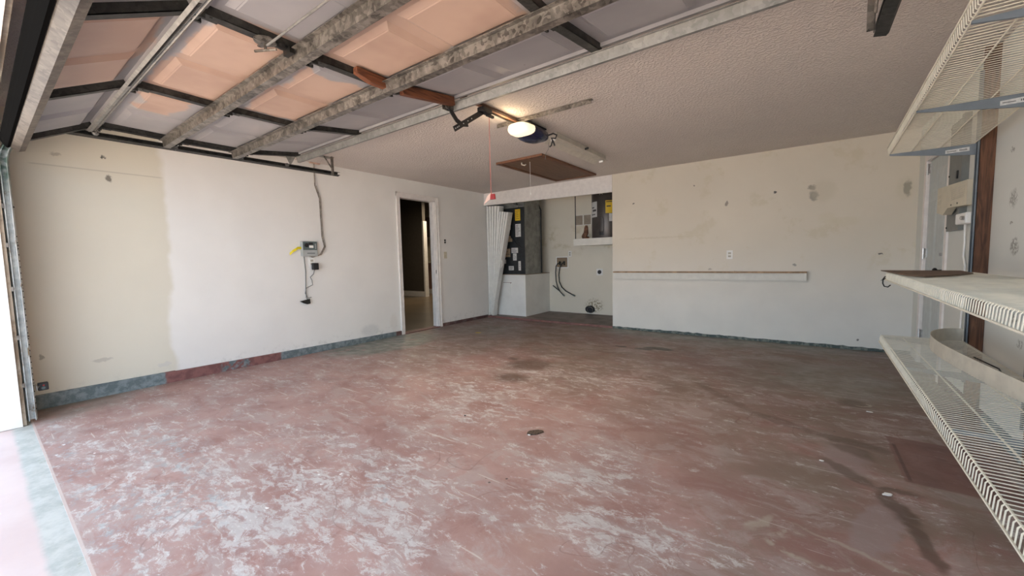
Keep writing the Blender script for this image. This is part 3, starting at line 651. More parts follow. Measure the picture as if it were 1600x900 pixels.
# curved arm and straight arm
def flat(pts, w, th, x):       # a strap in a YZ plane
    P_ = [Vector((0,)+q) for q in pts]; rings = []
    for i, q in enumerate(P_):
        d = (P_[min(i+1, len(P_)-1)] - P_[max(i-1, 0)]).normalized(); n = Vector((0, -d.z, d.y))*w/2
        rings.append([(x-th/2, (q+n).y, (q+n).z), (x+th/2, (q+n).y, (q+n).z), (x+th/2, (q-n).y, (q-n).z), (x-th/2, (q-n).y, (q-n).z)])
    return MB().loops(rings)
a0 = (ca.y-.01, ca.z-.042)
arm = part(flat([a0, (a0[0]+.03, a0[1]-.035), (a0[0]+.075, a0[1]-.075), (a0[0]+.125, a0[1]-.092), (a0[0]+.20, a0[1]-.075)], .036, .008, XO-.014), 'curved_arm', 'black', t)
m = flat([(2.055, 2.150), (2.40, 2.372)], .040, .006, XO-.006); ar2 = part(m, 'straight_arm', 'black', t)
for k in (.04, .10, .15, .30, .45, .58):
    yy, zz = 2.055+(2.40-2.055)*k, 2.150+(2.372-2.150)*k; m = MB(); m.lathe((XO-.0, yy, zz), [(.0045, -.0125), (.0045, .0012)], 8, 'x'); m.build('bolt_hole', 'paper', ar2)
m = MB(); m.prism([(0, 0), (.036, 0), (.036, .003), (.003, .003), (.003, .036), (0, .036)], lambda a, c: (XO-.22, 2.86+a, 2.418-c+.012), lambda a, c: (XO+.75, 2.86+a, 2.418-c+.012)); han = part(m, 'hanging_angle', 'galv', t)
m = MB(); m.tube([(XO+.06, 3.30, 2.37), (XO+.12, 3.33, 2.39), (XO+.155, 3.34, 2.37), (XO+.14, 3.34, 2.34), (XO+.10, 3.33, 2.35), (XO+.12, 3.33, 2.31), (XO+.13, 3.34, 2.27)], .008, 8); m.tube([(XO+.11, 3.335, 2.33), (XO+.09, 3.34, 2.28), (XO+.07, 3.34, 2.27)], .007, 8); part(m, 'power_cord', 'black', t, label='bundled black power cord')
pl = bpy.data.lights.new('opener_bulb', 'POINT'); pl.energy = .7; pl.color = (1, .74, .45); pl.shadow_soft_size = .07
pb = bpy.data.objects.new('opener_bulb', pl); col.objects.link(pb); pb.location = (XO, 2.70, 2.33)
al = bpy.data.lights.new('opener_lamp', 'AREA'); al.shape = 'DISK'; al.size = .22; al.energy = 6.5; al.color = (1, .80, .58)
ab = bpy.data.objects.new('opener_lamp', al); col.objects.link(ab); ab.location = (XO, 2.88, 2.272)

t = thing('release_cord', 'thin red emergency release cord with a red handle hanging from the opener trolley', 'pull cord', (XO-.02, 2.50, 2.36))
part(MB().tube([(XO-.02, 2.50, 2.365), (XO-.02, 2.495, 2.0), (XO-.02, 2.50, 1.705)], .0028, 6), 'cord', 'redcord', t)
m = MB(); m.prism([(-.02, 0), (.02, 0), (.026, -.045), (-.026, -.045)], lambda a, c: (XO-.005+a, 2.495, 1.715+c), lambda a, c: (XO-.005+a, 2.510, 1.715+c)); part(m, 'handle', 'red', t)
m = MB(); m.prism([(0, 0), (.05, .02), (.035, -.03), (-.05, -.075)], lambda a, c: (XO-.065+a, 2.506, 1.71+c), lambda a, c: (XO-.065+a, 2.508, 1.71+c)); part(m, 'paper_tag', 'tag', t)

# ------------------------------------------------------------------ fluorescent fixture
t = thing('fluorescent_fixture', 'long dull white unlit strip light fixed to the ceiling behind the opener', 'ceiling light', (3.0, 4.0, H))
Y0_, Y1_ = 3.45, 4.70
m = MB().prism([(-.05, 0), (-.05, -.045), (-.035, -.060), (.035, -.060), (.05, -.045), (.05, 0)], lambda a, c: (2.97+a, Y0_, H+c), lambda a, c: (2.97+a, Y1_, H+c)); part(m, 'channel', 'enamel', t)
m = MB().prism([(-.045, -.052), (-.100, -.088), (-.104, -.084), (-.045, -.046)], lambda a, c: (2.97+a, Y0_, H+c), lambda a, c: (2.97+a, Y1_, H+c)); part(m, 'reflector_wing', 'enamel', t)
m = MB().prism([(.045, -.052), (.075, -.068), (.078, -.064), (.045, -.046)], lambda a, c: (2.97+a, Y0_, H+c), lambda a, c: (2.97+a, Y1_, H+c)); part(m, 'reflector_wing', 'enamel', t)
for y in (Y0_+.01, Y1_-.03): part(bx(2.945, 2.995, y, y+.02, H-.080, H-.060), 'lamp_holder', 'offwhite', t)
m = MB(); m.tube([(2.97, 4.1, H-.046), (3.06, 4.12, H-.03)], .012, 8); part(m, 'pull_switch', 'black', t)
t = thing('light_pull_string', 'short thin string dangling from the near end of the strip light', 'pull cord', (2.90, 3.50, 2.35))
part(MB().tube([(2.90, 3.50, H-.046), (2.89, 3.50, 2.30), (2.86, 3.50, 2.26), (2.85, 3.50, 2.20)], .0022, 6), 'string', 'cord_grey', t)

# ------------------------------------------------------------------ attic hatch
t = thing('attic_hatch', 'brown wooden attic access hatch with a frame in the ceiling', 'attic hatch', (2.1, 4.85, H))
hx0, hx1, hy0, hy1 = 1.75, 2.47, 4.05, 5.64
for (a0_, a1_, b0, b1) in ((hx0, hx1, hy0, hy0+.055), (hx0, hx1, hy1-.055, hy1), (hx0, hx0+.055, hy0+.055, hy1-.055), (hx1-.055, hx1, hy0+.055, hy1-.055)):
    part(bx(a0_, a1_, b0, b1, H-.030, H-.001, bev=.004), 'frame_board', 'hatch_frame', t)
part(bx(hx0+.055, hx1-.055, hy0+.055, hy1-.055, H-.018, H-.001), 'panel', 'hatch_panel', t)
for x in (hx0+.03, hx1-.03): part(bx(x-.028, x+.028, hy0+.002, hy0+.022, H-.033, H-.030), 'corner_plate', 'dark_iron', t)
m = MB(); m.tube([(2.05, 4.22, H-.02), (2.05, 4.22, H-.045), (2.07, 4.26, H-.050), (2.10, 4.24, H-.048)], .008, 8); part(m, 'hook', 'enamel', t)
t = thing('hatch_pull_string', 'thin pale string hanging below the attic hatch with a small bead', 'pull cord', (2.16, 4.3, 2.3))
part(MB().tube([(2.16, 4.25, H-.02), (2.162, 4.25, 2.02)], .0022, 6), 'string', 'offwhite', t); m = MB(); m.lathe((2.162, 4.25, 2.005), [(.004, .018), (.009, .006), (.009, -.006), (.003, -.014)], 10); part(m, 'bead', 'offwhite', t)

# ------------------------------------------------------------------ things on the left wall
t = thing('irrigation_controller', 'grey sprinkler controller box mounted on the left wall', 'sprinkler controller', (0, 2.36, 1.34))
part(bx(.0, .050, 2.265, 2.465, 1.245, 1.435, bev=.010), 'case', 'ctl', t)
part(bx(.050, .056, 2.275, 2.452, 1.325, 1.428, bev=.002), 'control_face', 'ctl_dark', t, label='dark control face')
m = MB(); m.lathe((.056, 2.318, 1.385), [(.026, -.001), (.026, .008), (.022, .012)], 20, 'x'); m.box(.067, .070, 2.314, 2.322, 1.385, 1.408); part(m, 'dial', 'black', t)
part(bx(.0555, .058, 2.352, 2.405, 1.352, 1.382), 'button_pad', 'offwhite', t)
part(bx(.0555, .058, 2.348, 2.400, 1.392, 1.418), 'display', 'black', t)
m = MB(); [m.box(.0555, .060, 2.424, 2.440, 1.340+.018*k, 1.350+.018*k) for k in range(4)]; part(m, 'switch_column', 'ctl', t)
part(bx(.0495, .0515, 2.325, 2.425, 1.278, 1.290), 'label_strip', 'cord_grey', t)
t = thing('yellow_tape', 'curl of yellow caution tape sticking out left of the sprinkler controller', 'tape', (.02, 2.2, 1.33))
m = MB(); pp = [(.030, 2.262, 1.352), (.040, 2.215, 1.350), (.050, 2.19, 1.335), (.045, 2.15, 1.310), (.030, 2.12, 1.275)]
m.loops([[(x, y, z+.014) , (x+.002, y, z+.014), (x+.003, y+.004, z-.016), (x+.001, y+.004, z-.016)] for x, y, z in pp]); part(m, 'ribbon', 'tape', t)
def outlet(label, plane, a, z, mat='offwhite', kind='outlet', loc=None, t_=.006, group=None):
    """plane 'x0' left wall, 'yD' a wall facing -Y at y=loc, 'xW' the right wall"""
    f = {'x0': lambda u, d, v: (d, a+u, z+v), 'y': lambda u, d, v: (a+u, loc-d, z+v), 'xW': lambda u, d, v: (W-d, a+u, z+v)}[plane]
    base = f(0, 0, 0); t = thing('wall_outlet' if kind == 'outlet' else 'light_switch', label, kind, base)
    part(MB().box(-.036, .036, 0, t_, -.058, .058, T=f, bev=.002), 'cover_plate', mat, t)
    if kind == 'outlet':
        for s in (-1, 1):
            fc = part(MB().box(-.018, .018, t_, t_+.003, s*.020-.014, s*.020+.014, T=f, bev=.001), 'socket', 'strip', t)
            m = MB(); m.box(-.009, -.006, t_+.0028, t_+.0036, s*.020-.006, s*.020+.006, T=f).box(.006, .009, t_+.0028, t_+.0036, s*.020-.006, s*.020+.006, T=f); m.build('slot', 'ink', fc)
    else:
        part(MB().box(-.008, .008, t_, t_+.012, -.010, .008, T=f, bev=.001), 'toggle', mat, t)
    return t
outlet('white outlet plate below the sprinkler controller, half covered by a black adapter', 'x0', 2.400, 1.170)
outlet('white switch plate right of the doorway on the left wall', 'x0', 4.765, 1.245, 'beige', 'switch')
outlet('white outlet plate alone on the back wall above the wooden ledge', 'y', 4.285, 1.143, loc=D)
t = thing('power_adapter', 'black power adapter plugged in below the sprinkler controller', 'power adapter', (.03, 2.42, 1.12))
part(bx(.0095, .062, 2.388, 2.460, 1.072, 1.160, bev=.008), 'body', 'black', t)
part(MB().tube([(.03, 2.415, 1.073), (.02, 2.405, 1.02), (.02, 2.36, .98), (.02, 2.38, .94), (.02, 2.385, .88), (.02, 2.30, .845), (.02, 2.285, .78), (.02, 2.315, .715), (.02, 2.36, .725)], .0045, 6), 'cord', 'cord_grey', t)
t = thing('wiring_pigtail', 'grey wire hanging from the sprinkler controller to a metal clip', 'wire', (.02, 2.3, 1.2))
part(MB().tube([(.012, 2.30, 1.245), (.008, 2.312, 1.05), (.008, 2.300, .81), (.008, 2.30, .72), (.010, 2.33, .675)], .005, 6), 'wire', 'cord_grey', t)
m = MB(); m.prism([(2.215, .685), (2.335, .705), (2.340, .645), (2.30, .640), (2.26, .655)], lambda a, c: (.012, a, c), lambda a, c: (.030, a, c)); part(m, 'clip', 'galv_dark', t)
t = thing('ceiling_cable', 'old dirty cable running down the left wall from the ceiling to the sprinkler controller', 'cable', (.012, 2.5, 2.43))
m = MB(); cp = [(.014, 2.495, 2.437), (.012, 2.494, 2.15), (.014, 2.543, 1.993), (.012, 2.545, 1.747), (.014, 2.548, 1.499), (.016, 2.572, 1.374), (.02, 2.508, 1.266), (.03, 2.40, 1.236), (.03, 2.36, 1.25)]
m.tube(cp, .007, 8); m.tube([(x+.006, y+.012, z) for x, y, z in cp[1:7]] + [(.03, 2.47, 1.25), (.03, 2.42, 1.243)], .004, 6); part(m, 'sheath', 'cord_dirty', t)
m = MB(); m.box(.002, .03, 2.44, 2.57, 2.425, 2.438); part(m, 'ceiling_escutcheon', 'tag', t)
t = thing('doorbell_button', 'pair of small round black buttons above the switch beside the doorway', 'button', (0, 4.765, 1.488))
for z in (1.505, 1.468):
    m = MB(); m.lathe((0, 4.765, z), [(.017, 0), (.017, .010), (.010, .016)], 14, 'x'); part(m, 'button', 'black', t)

# ------------------------------------------------------------------ alcove: accordion door
t = thing('accordion_door', 'white vinyl folding door bunched at the left of the alcove, sagging off its track', 'folding door', (.3, D+.03, 2.2))
def pleats(tops, bots, name, n, ya, amp):
    """zigzag sheet between a top run and a bottom run"""
    (tx0, tz0), (tx1, tz1) = tops; (bx0, bz0), (bx1, bz1) = bots
    m = MB(); f, bk = [], []
    def pt(u, v, off):
        x = (tx0+(tx1-tx0)*u)*(1-v) + (bx0+(bx1-bx0)*u)*v; z = (tz0+(tz1-tz0)*u)*(1-v) + (bz0+(bz1-bz0)*u)*v
        return x, z
    rows = []
    for j in range(7):
        v = j/6; row = []; am = amp*(1-.45*v)
        for i in range(n):
            for (du, dy) in ((0, .5), (.20, -.5), (.50, -.42), (.72, -.30), (.86, .5)):
                x, z = pt((i+du)/n, v, 0); row.append((x, ya+am*dy, z))
        back = [(x, y+.05, z) for x, y, z in reversed(row)]
        rows.append(row+back)
    m.loops(rows); part(m, name, 'vinyl', t)
pleats([(.03, 2.195), (.37, 2.17)], [(.055, .10), (.15, .035)], 'pleated_panel', 5, 5.925, .10)
pleats([(.375, 2.06), (.60, 2.03)], [(.085, .055), (.135, .035)], 'pleated_panel', 4, 5.90, .10)
m = MB(); m.box(.02, .045, 5.90, 5.96, .04, 2.20); part(m, 'jamb_strip', 'vinyl', t)
m = MB(); m.tube([(.41, 5.858, 1.13), (.43, 5.835, 1.12), (.435, 5.835, 1.04), (.39, 5.858, .99)], .010, 8); part(m, 'handle', 'offwhite', t)

# furnace platform and furnace
PX, PY, PZ = .785, 6.10, .850
t = thing('furnace_platform', 'white boxed plinth under the black furnace in the alcove corner', 'platform', (.4, 6.5, .03))
part(bx(.001, PX, PY, YB-.002, .031, PZ-.012), 'box', 'platform', t)
part(bx(.001, PX+.004, PY-.006, YB-.002, PZ-.012, PZ), 'top_board', 'tan_label', t)
m = MB(); m.box(.26, .455, PY-.006, PY, .37, .68); part(m, 'access_panel', 'platform', t)
m = MB(); m.box(.25, .46, PY-.010, PY-.005, .682, .688); m.lathe((.44, PY-.01, .676), [(.008, -.004), (.008, .006)], 8, 'y'); part(m, 'panel_strip', 'hatch_frame', t)
m = MB(); m.box(PX, PX+.003, PY+.02, YB-.02, .04, .30); 
fx0, fx1, fz1 = .12, .795, 2.14
t = thing('furnace', 'tall black furnace with yellow and white labels standing on the white plinth', 'furnace', (.4, 6.4, PZ))
part(bx(fx0, .775, PY+.025, 6.72, PZ, 2.15), 'side_panel', 'duct', t, label='dull grey sheet metal side')
part(bx(fx0-.002, .777, PY, PY+.024, PZ+.002, 2.135, bev=.004), 'front_door', 'furnace', t, label='black front')
part(bx(fx0, .77, PY+.03, 6.68, 2.15, 2.30), 'plenum', 'duct', t)
def lab(name, x0, x1, z0, z1, mat, lines=0, th=.003):
    o = part(bx(x0, x1, PY-th, PY, z0, z1), name, mat, t)
    if lines:
        m = MB(); h = (z1-z0)
        for k in range(lines):
            zz = z1 - h*(k+1)/(lines+1); m.box(x0+.012, x1-.012-random.random()*(x1-x0)*.4, PY-th-.0008, PY-th+.0005, zz-.004, zz+.004)
        m.build('print', 'ink', o)
lab('yellow_label', .575, .695, 1.885, 2.100, 'yellow', 5); lab('white_label', .575, .70, 1.575, 1.82, 'paper', 8)
lab('white_label', .47, .625, 1.265, 1.365, 'paper', 3); lab('white_label', .505, .590, 1.12, 1.255, 'paper', 3); lab('white_label', .63, .685, .925, 1.105, 'paper', 4)
lab('white_label', .395, .515, .93, 1.01, 'paper', 3); lab('tan_label', .32, .44, 1.19, 1.35, 'tan_label', 2); lab('small_label', .28, .33, 1.06, 1.14, 'paper'); lab('small_label', .42, .46, 1.72, 1.84, 'paper', 2)
m = MB(); m.box(.36, .50, PY-.02, PY+.001, 1.485, 1.55); m.box(.37, .47, PY-.03, PY+.001, 1.55, 1.60); part(m, 'gas_valve', 'tan_label', t)
m = MB(); m.tube([(.40, PY-.012, 1.80), (.46, PY-.02, 1.62), (.55, PY-.02, 1.50), (.62, PY-.015, 1.42), (.70, PY-.01, 1.38)], .010, 8); part(m, 'wiring', 'black', t)
m = MB(); m.tube([(.79, 6.69, .86), (.792, 6.69, 2.12), (.76, 6.66, 2.22), (.68, 6.60, 2.27)], .012, 8); m.tube([(.66, PY+.0, 2.14), (.66, 6.02, 2.22), (.72, 6.03, 2.26)], .006, 8); part(m, 'refrigerant_line', 'dark_iron', t)
m = MB(); m.tube([(.56, 6.07, 2.20), (.64, 6.06, 2.165), (.74, 6.10, 2.16)], .014, 8); part(m, 'flex_line', 'galv_pale', t)

# heater shelf, heater, rod
t = thing('heater_shelf', 'cream painted shelf high in the alcove carrying the water heater', 'shelf', (2.1, 6.6, 1.38))
part(bx(1.68, XA-.002, 6.40, YB-.002, 1.372, 1.485), 'ledge', 'wall_white', t); part(bx(1.675, XA-.002, 6.385, 6.400, 1.365, 1.490, bev=.002), 'fascia', 'wall_white', t)
t = thing('water_heater', 'dark grey cylindrical water heater with yellow and white labels on the alcove shelf', 'water heater', (2.23, 6.70, 1.487))
m = MB(); m.lathe((2.215, 6.70, 0), [(.285, 1.487), (.290, 1.50), (.290, 2.36), (.275, 2.385), (.06, 2.405)], 40); part(m, 'tank', 'heater', t, smooth=True)
def curv(name, a0, a1, z0, z1, mat, r=.2925, par=None):
    n = 6; rr = []
    for k in range(n+1):
        a = math.radians(a0+(a1-a0)*k/n); rr.append([(2.215+rr_*math.cos(a), 6.70+rr_*math.sin(a), z) for rr_, z in ((r-.003, z0), (r, z0), (r, z1), (r-.003, z1))])
    return part(MB().loops(rr), name, mat, t) if par is None else MB().loops(rr).build(name, mat, par)
o = curv('white_label', 212, 252, 1.86, 2.13, 'paper'); curv('print', 222, 238, 2.02, 2.04, 'ink', .2935, o); curv('print', 228, 248, 1.96, 1.995, 'ink', .2935, o); curv('print', 218, 244, 1.90, 1.915, 'ink', .2935, o)
o = curv('yellow_label', 284, 312, 1.91, 2.13, 'yellow'); curv('print', 286, 309, 2.10, 2.115, 'ink', .2935, o); curv('print', 288, 302, 2.02, 2.04, 'ink', .2935, o)
curv('white_label', 296, 316, 1.77, 1.905, 'paper')
m = MB(); rr = []
for k in range(17):
    a = 2*PI*k/16; ang = math.radians(271) + .12*max(-1, min(1, math.cos(a)*1.4)); rr.append((2.215+.296*math.cos(ang), 6.70+.296*math.sin(ang), 1.72+.13*math.copysign(abs(math.sin(a))**.6, math.sin(a))))
m.tube(rr, .006, 6); part(m, 'access_cover', 'heater', t)
curv('thermostat_plate', 263, 279, 1.535, 1.60, 'black', .298)
m = MB(); m.tube([(2.18, 6.41, 2.24), (2.21, 6.395, 2.26), (2.24, 6.41, 2.24)], .006, 6); part(m, 'valve', 'steel', t)
t = thing('steel_rod', 'thin dark steel rod standing upright at the left end of the heater shelf', 'rod', (1.70, 6.41, 1.49))
part(MB().tube([(1.705, 6.415, 1.487), (1.705, 6.415, 2.432)], .008, 8), 'rod', 'dark_iron', t)
m = MB(); m.lathe((1.705, 6.415, 2.428), [(.02, 0), (.02, .006)], 12); part(m, 'flange', 'dark_iron', t)
t = thing('insulation_bundle', 'rusty brown wrapped pipe fitting beside the foot of the water heater', 'pipe fitting', (1.85, 6.66, 1.487))
m = MB(); m.tube([(1.77, 6.56, 1.525), (1.81, 6.56, 1.535), (1.845, 6.56, 1.60), (1.85, 6.56, 1.70), (1.85, 6.56, 1.735)], [.028, .05, .045, .035, .02], 12); part(m, 'wrap', 'brown_bag', t, smooth=True)
m = MB(); m.lathe((1.83, 6.60, 1.488), [(.05, 0), (.06, .02), (.045, .045)], 14); part(m, 'collar', 'copper', t)
t = thing('wall_vent', 'grey louvred air vent high on the alcove back wall', 'vent', (1.6, YB, 1.88))
part(MB().box(1.40, 1.76, YB-.008, YB-.001, 1.775, 1.985), 'frame', 'wall_white', t)
m = MB()
for k in range(13):
    z = 1.797+k*.0135
    for (a, c) in ((1.42, 1.565), (1.595, 1.74)): m.box(a, c, YB-.014, YB-.008, z, z+.006)
part(m, 'louvres', 'vent_grey', t); m = MB(); m.box(1.42, 1.565, YB-.0095, YB-.008, 1.792, 1.972).box(1.595, 1.74, YB-.0095, YB-.008, 1.792, 1.972); part(m, 'backing', 'tan_label', t)
# washer supply box with its two hoses
t = thing('washer_outlet_box', 'recessed tan washing machine supply box with valves on the alcove wall', 'washer box', (1.1, YB, 1.05))
m = MB(); m.box(.95, 1.235, YB-.006, YB, 1.155, 1.175).box(.95, 1.235, YB-.006, YB, .94, .96).box(.95, .97, YB-.006, YB, .96, 1.155).box(1.215, 1.235, YB-.006, YB, .96, 1.155); part(m, 'frame', 'offwhite', t)
part(bx(.97, 1.215, YB-.003, YB-.001, .96, 1.155), 'back_pan', 'tan_label', t)
for x in (1.05, 1.15):
    m = MB(); m.lathe((x, YB-.02, 1.02), [(.014, -.02), (.014, .05)], 10).lathe((x, YB-.02, 1.06), [(.022, -.012), (.022, .0)], 10, 'y'); part(m, 'valve', 'dark_iron', t)
g = 'black washer hoses in the alcove'
t = thing('washer_hose', 'black washer hose hanging nearer the furnace plinth and ending in blue couplings', 'hose', (1.0, 6.93, .7), g)
part(MB().tube([(1.05, 6.975, 1.03), (1.02, 6.945, 1.04), (.985, 6.935, .98), (.972, 6.935, .85), (.980, 6.935, .68), (1.01, 6.935, .56), (1.07, 6.935, .46), (1.15, 6.935, .385)], .011, 8), 'hose', 'dark_green', t, smooth=True)
part(MB().tube([(1.13, 6.935, .402), (1.17, 6.935, .372)], .016, 8), 'coupling', 'ctl_dark', t); part(MB().tube([(.90, 6.945, .58), (.97, 6.94, .53), (1.05, 6.94, .475)], .010, 8), 'branch', 'dark_green', t)
t = thing('washer_hose', 'black washer hose curving further right along the alcove wall', 'hose', (1.1, 6.95, .7), g)
part(MB().tube([(1.15, 6.975, 1.03), (1.12, 6.955, 1.045), (1.06, 6.955, .95), (1.035, 6.955, .80), (1.045, 6.955, .66), (1.10, 6.955, .55), (1.20, 6.955, .47), (1.37, 6.955, .392)], .011, 8), 'hose', 'dark_green', t, smooth=True)
part(MB().tube([(1.35, 6.955, .40), (1.40, 6.955, .380)], .016, 8), 'coupling', 'ctl_dark', t)
outlet('narrow white outlet plate at the upper right corner of the washer supply box', 'y', 1.275, 1.225, loc=YB)
t = thing('dryer_outlet', 'square white outlet with one round black socket on the alcove wall', 'outlet', (1.915, YB, .86))
part(bx(1.850, 1.980, YB-.008, YB-.001, .795, .925, bev=.003), 'cover_plate', 'offwhite', t); m = MB(); m.lathe((1.915, YB-.008, .86), [(.038, 0), (.038, -.010), (.030, -.013)], 22, 'y'); part(m, 'socket', 'black', t)
t = thing('dryer_vent_hole', 'rough dark dryer vent hole with a crumpled metal pipe low on the alcove wall', 'vent hole', (1.71, YB, .11))
m = MB(); rr = []; r0 = random.Random(3)
ring = [(1.71+.105*(1+.18*(r0.random()-.5))*math.cos(2*PI*k/14), .12+.075*(1+.25*(r0.random()-.5))*math.sin(2*PI*k/14)) for k in range(14)]
m.loops([[(x, YB-.004, z) for x, z in ring], [(1.71+(x-1.71)*.75, YB-.002, .12+(z-.12)*.75) for x, z in ring]], cap=False)
m.loops([[(x, YB-.001, z) for x, z in ring], [(x, YB-.0035, z) for x, z in ring]]); part(m, 'hole', 'black', t)
m = MB(); rr = [[(1.715+(.055+.008*((k+j) % 2))*math.cos(2*PI*k/14), YB-.004-.016*j, .11+(.055+.008*((k+j) % 2))*math.sin(2*PI*k/14)) for k in range(14)] for j in range(3)]; m.loops(rr, cap=False); part(m, 'pipe_end', 'galv_pale', t)

# ------------------------------------------------------------------ ledge board on the back wall
t = thing('wall_ledge', 'long white painted ledge with a bare brown wood top on the back wall', 'ledge', (3.9, D, .87))
part(bx(2.663, 5.125, D-.038, D, .803, .898), 'rail_board', 'ledge_rail', t)
part(bx(2.660, 5.128, D-.055, D, .898, .918, bev=.002), 'wood_top', 'ledge_wood', t)
part(bx(5.105, 5.125, D-.052, D-.038, .806, .898), 'end_block', 'wall_white', t)

# ------------------------------------------------------------------ things on the right wall
t = thing('breaker_panel', 'tall grey electrical breaker panel on the right wall beside the side door', 'breaker panel', (W, 4.45, 1.7))
part(bx(W-.020, W, 4.30, 4.66, 1.30, 2.16, bev=.003), 'surround', 'panel_grey', t); part(bx(W-.026, W-.020, 4.36, 4.60, 1.42, 2.08, bev=.002), 'door', 'panel_grey', t)
for y, z in [(y, z) for y in (4.32, 4.64) for z in (1.33, 1.75, 2.13)]: m = MB(); m.lathe((W-.021, y, z), [(.007, .002), (.007, -.004)], 8, 'x'); part(m, 'screw', 'dark_iron', t)
part(bx(W-.034, W-.026, 4.375, 4.40, 1.70, 1.76), 'latch', 'black', t)
part(bx(W-.04, W-.0, 4.24, 4.295, 1.30, 2.16), 'raceway', 'panel_grey', t)
t = thing('door_chime_box', 'beige plastic cover box with louvres over the lower breaker panel', 'wall box', (W, 4.2, 1.52))
m = MB(); m.prism([(4.60, 1.455), (4.42, 1.425), (4.30, 1.470), (3.85, 1.455), (3.85, 1.625), (4.60, 1.655)], lambda a, c: (W-.042, a, c), lambda a, c: (W-.090, a, c)); part(m, 'cover', 'beige', t)
m = MB(); [m.box(W-.093, W-.089, 3.90, 4.20, 1.52+.014*k, 1.524+.014*k) for k in range(6)]; [m.box(W-.093, W-.089, 4.48, 4.56, 1.52+.014*k, 1.524+.014*k) for k in range(6)]; part(m, 'louvres', 'strip', t)
for y in (4.05, 4.20): m = MB(); m.lathe((W-.090, y, 1.485), [(.006, .001), (.006, -.003)], 8, 'x'); part(m, 'screw', 'ink', t)
t = thing('alarm_transformer', 'small white plastic box with a cord under the beige cover box', 'wall box', (W, 4.15, 1.38))
part(bx(W-.060, W-.0, 3.99, 4.225, 1.335, 1.415, bev=.008), 'case', 'offwhite', t)
m = MB(); m.lathe((W-.060, 4.02, 1.375), [(.014, 0), (.014, -.014), (.010, -.020)], 12, 'x'); part(m, 'knob', 'steel', t)
part(MB().tube([(W-.02, 4.17, 1.34), (W-.015, 4.19, 1.28), (W-.012, 4.19, 1.19), (W-.012, 4.20, 1.10), (W-.012, 4.15, 1.03), (W-.012, 4.155, .92), (W-.012, 4.15, .75), (W-.012, 4.17, .62), (W-.012, 4.16, .45)], .006, 6), 'cord', 'offwhite', t)
outlet('white switch plate low beside the brown post on the right wall', 'xW', 4.03, 1.125, 'offwhite', 'switch')

# brown timber posts carrying shelf standards
XP = 5.998
def post(y, label):
    o = bx(XP, W-.001, y-.0, y+.040, 0.002, H-.002).build('timber_post', 'post_wood', loc=(W-.03, y+.02, 0)); tag(o, label, 'post', 'rough timber posts behind the wire shelves'); return o
post(3.735, 'rough brown timber post on the right wall at the far end of the shelves')
post(2.815, 'brown timber post on the right wall behind the middle brackets of the wire shelves')
post(1.895, 'brown timber post on the right wall nearest the garage opening')

def lip_x(y): return 5.535 + (y-1.95)*.0168
SH = {'top': lambda y: 1.865-.02*(y-3.74)*1.0 - .0, 'mid': lambda y: 1.000, 'low': lambda y: .510+(y-2.5)*.015}
def top_z(y): return 1.848 + (3.74-y)*.055
SH['top'] = top_z
def standard(y, label, brackets):
    t = thing('shelf_standard', label, 'shelf standard', (XP, y+.02, .25), 'grey slotted standards with brackets')
    m = MB(); ya, yb = y+.008, y+.034
    m.box(XP-.0155, XP-.0005, ya, ya+.003, .25, 2.30).box(XP-.0155, XP-.0005, yb-.003, yb, .25, 2.30).box(XP-.003, XP-.0005, ya, yb, .25, 2.30).box(XP-.0155, XP-.0125, ya, ya+.008, .25, 2.30).box(XP-.0155, XP-.0125, yb-.008, yb, .25, 2.30)
    part(m, 'upright', 'shelf_grey', t)
    for key in brackets:
        z = SH[key](y+.02)-.0068; xt = lip_x(y)+.004 if key == 'top' else lip_x(y)+.016
        yc = y+.021
        pr = [(XP-.010, z), (xt, z), (xt, z-.010), (XP-.10, z-.062), (XP-.010, z-.072)]
        if key == 'low': pr = [(XP-.010, z), (xt-.004, z), (xt-.004, z-.010), (XP-.10, z-.050), (XP-.010, z-.058)]
        m = MB().prism(pr, lambda a, c: (a, yc-.005, c), lambda a, c: (a, yc+.005, c)); bo = part(m, 'bracket', 'shelf_grey', t)
        if key == 'top':
            m = MB().prism([(XP-.155, z-.022), (XP-.045, z-.016), (XP-.045, z-.042), (XP-.155, z-.044)], lambda a, c: (a, yc-.0062, c), lambda a, c: (a, yc-.005, c)); m.build('sticker', 'paper', bo, label='white printed sticker')
            m = MB(); [m.box(XP-.090+.006*k, XP-.087+.006*k, yc-.0068, yc-.0060, z-.036, z-.026) for k in range(6)]; m.box(XP-.148, XP-.105, yc-.0068, yc-.0060, z-.034, z-.031); m.build('print', 'ink', bo)
    return t
standard(3.735, 'grey slotted shelf standard on the farthest timber post', ('top', 'mid', 'low'))
standard(2.815, 'grey slotted shelf standard on the middle timber post', ('top', 'mid', 'low'))
standard(1.895, 'grey slotted shelf standard on the nearest timber post', ('top', 'mid', 'low'))

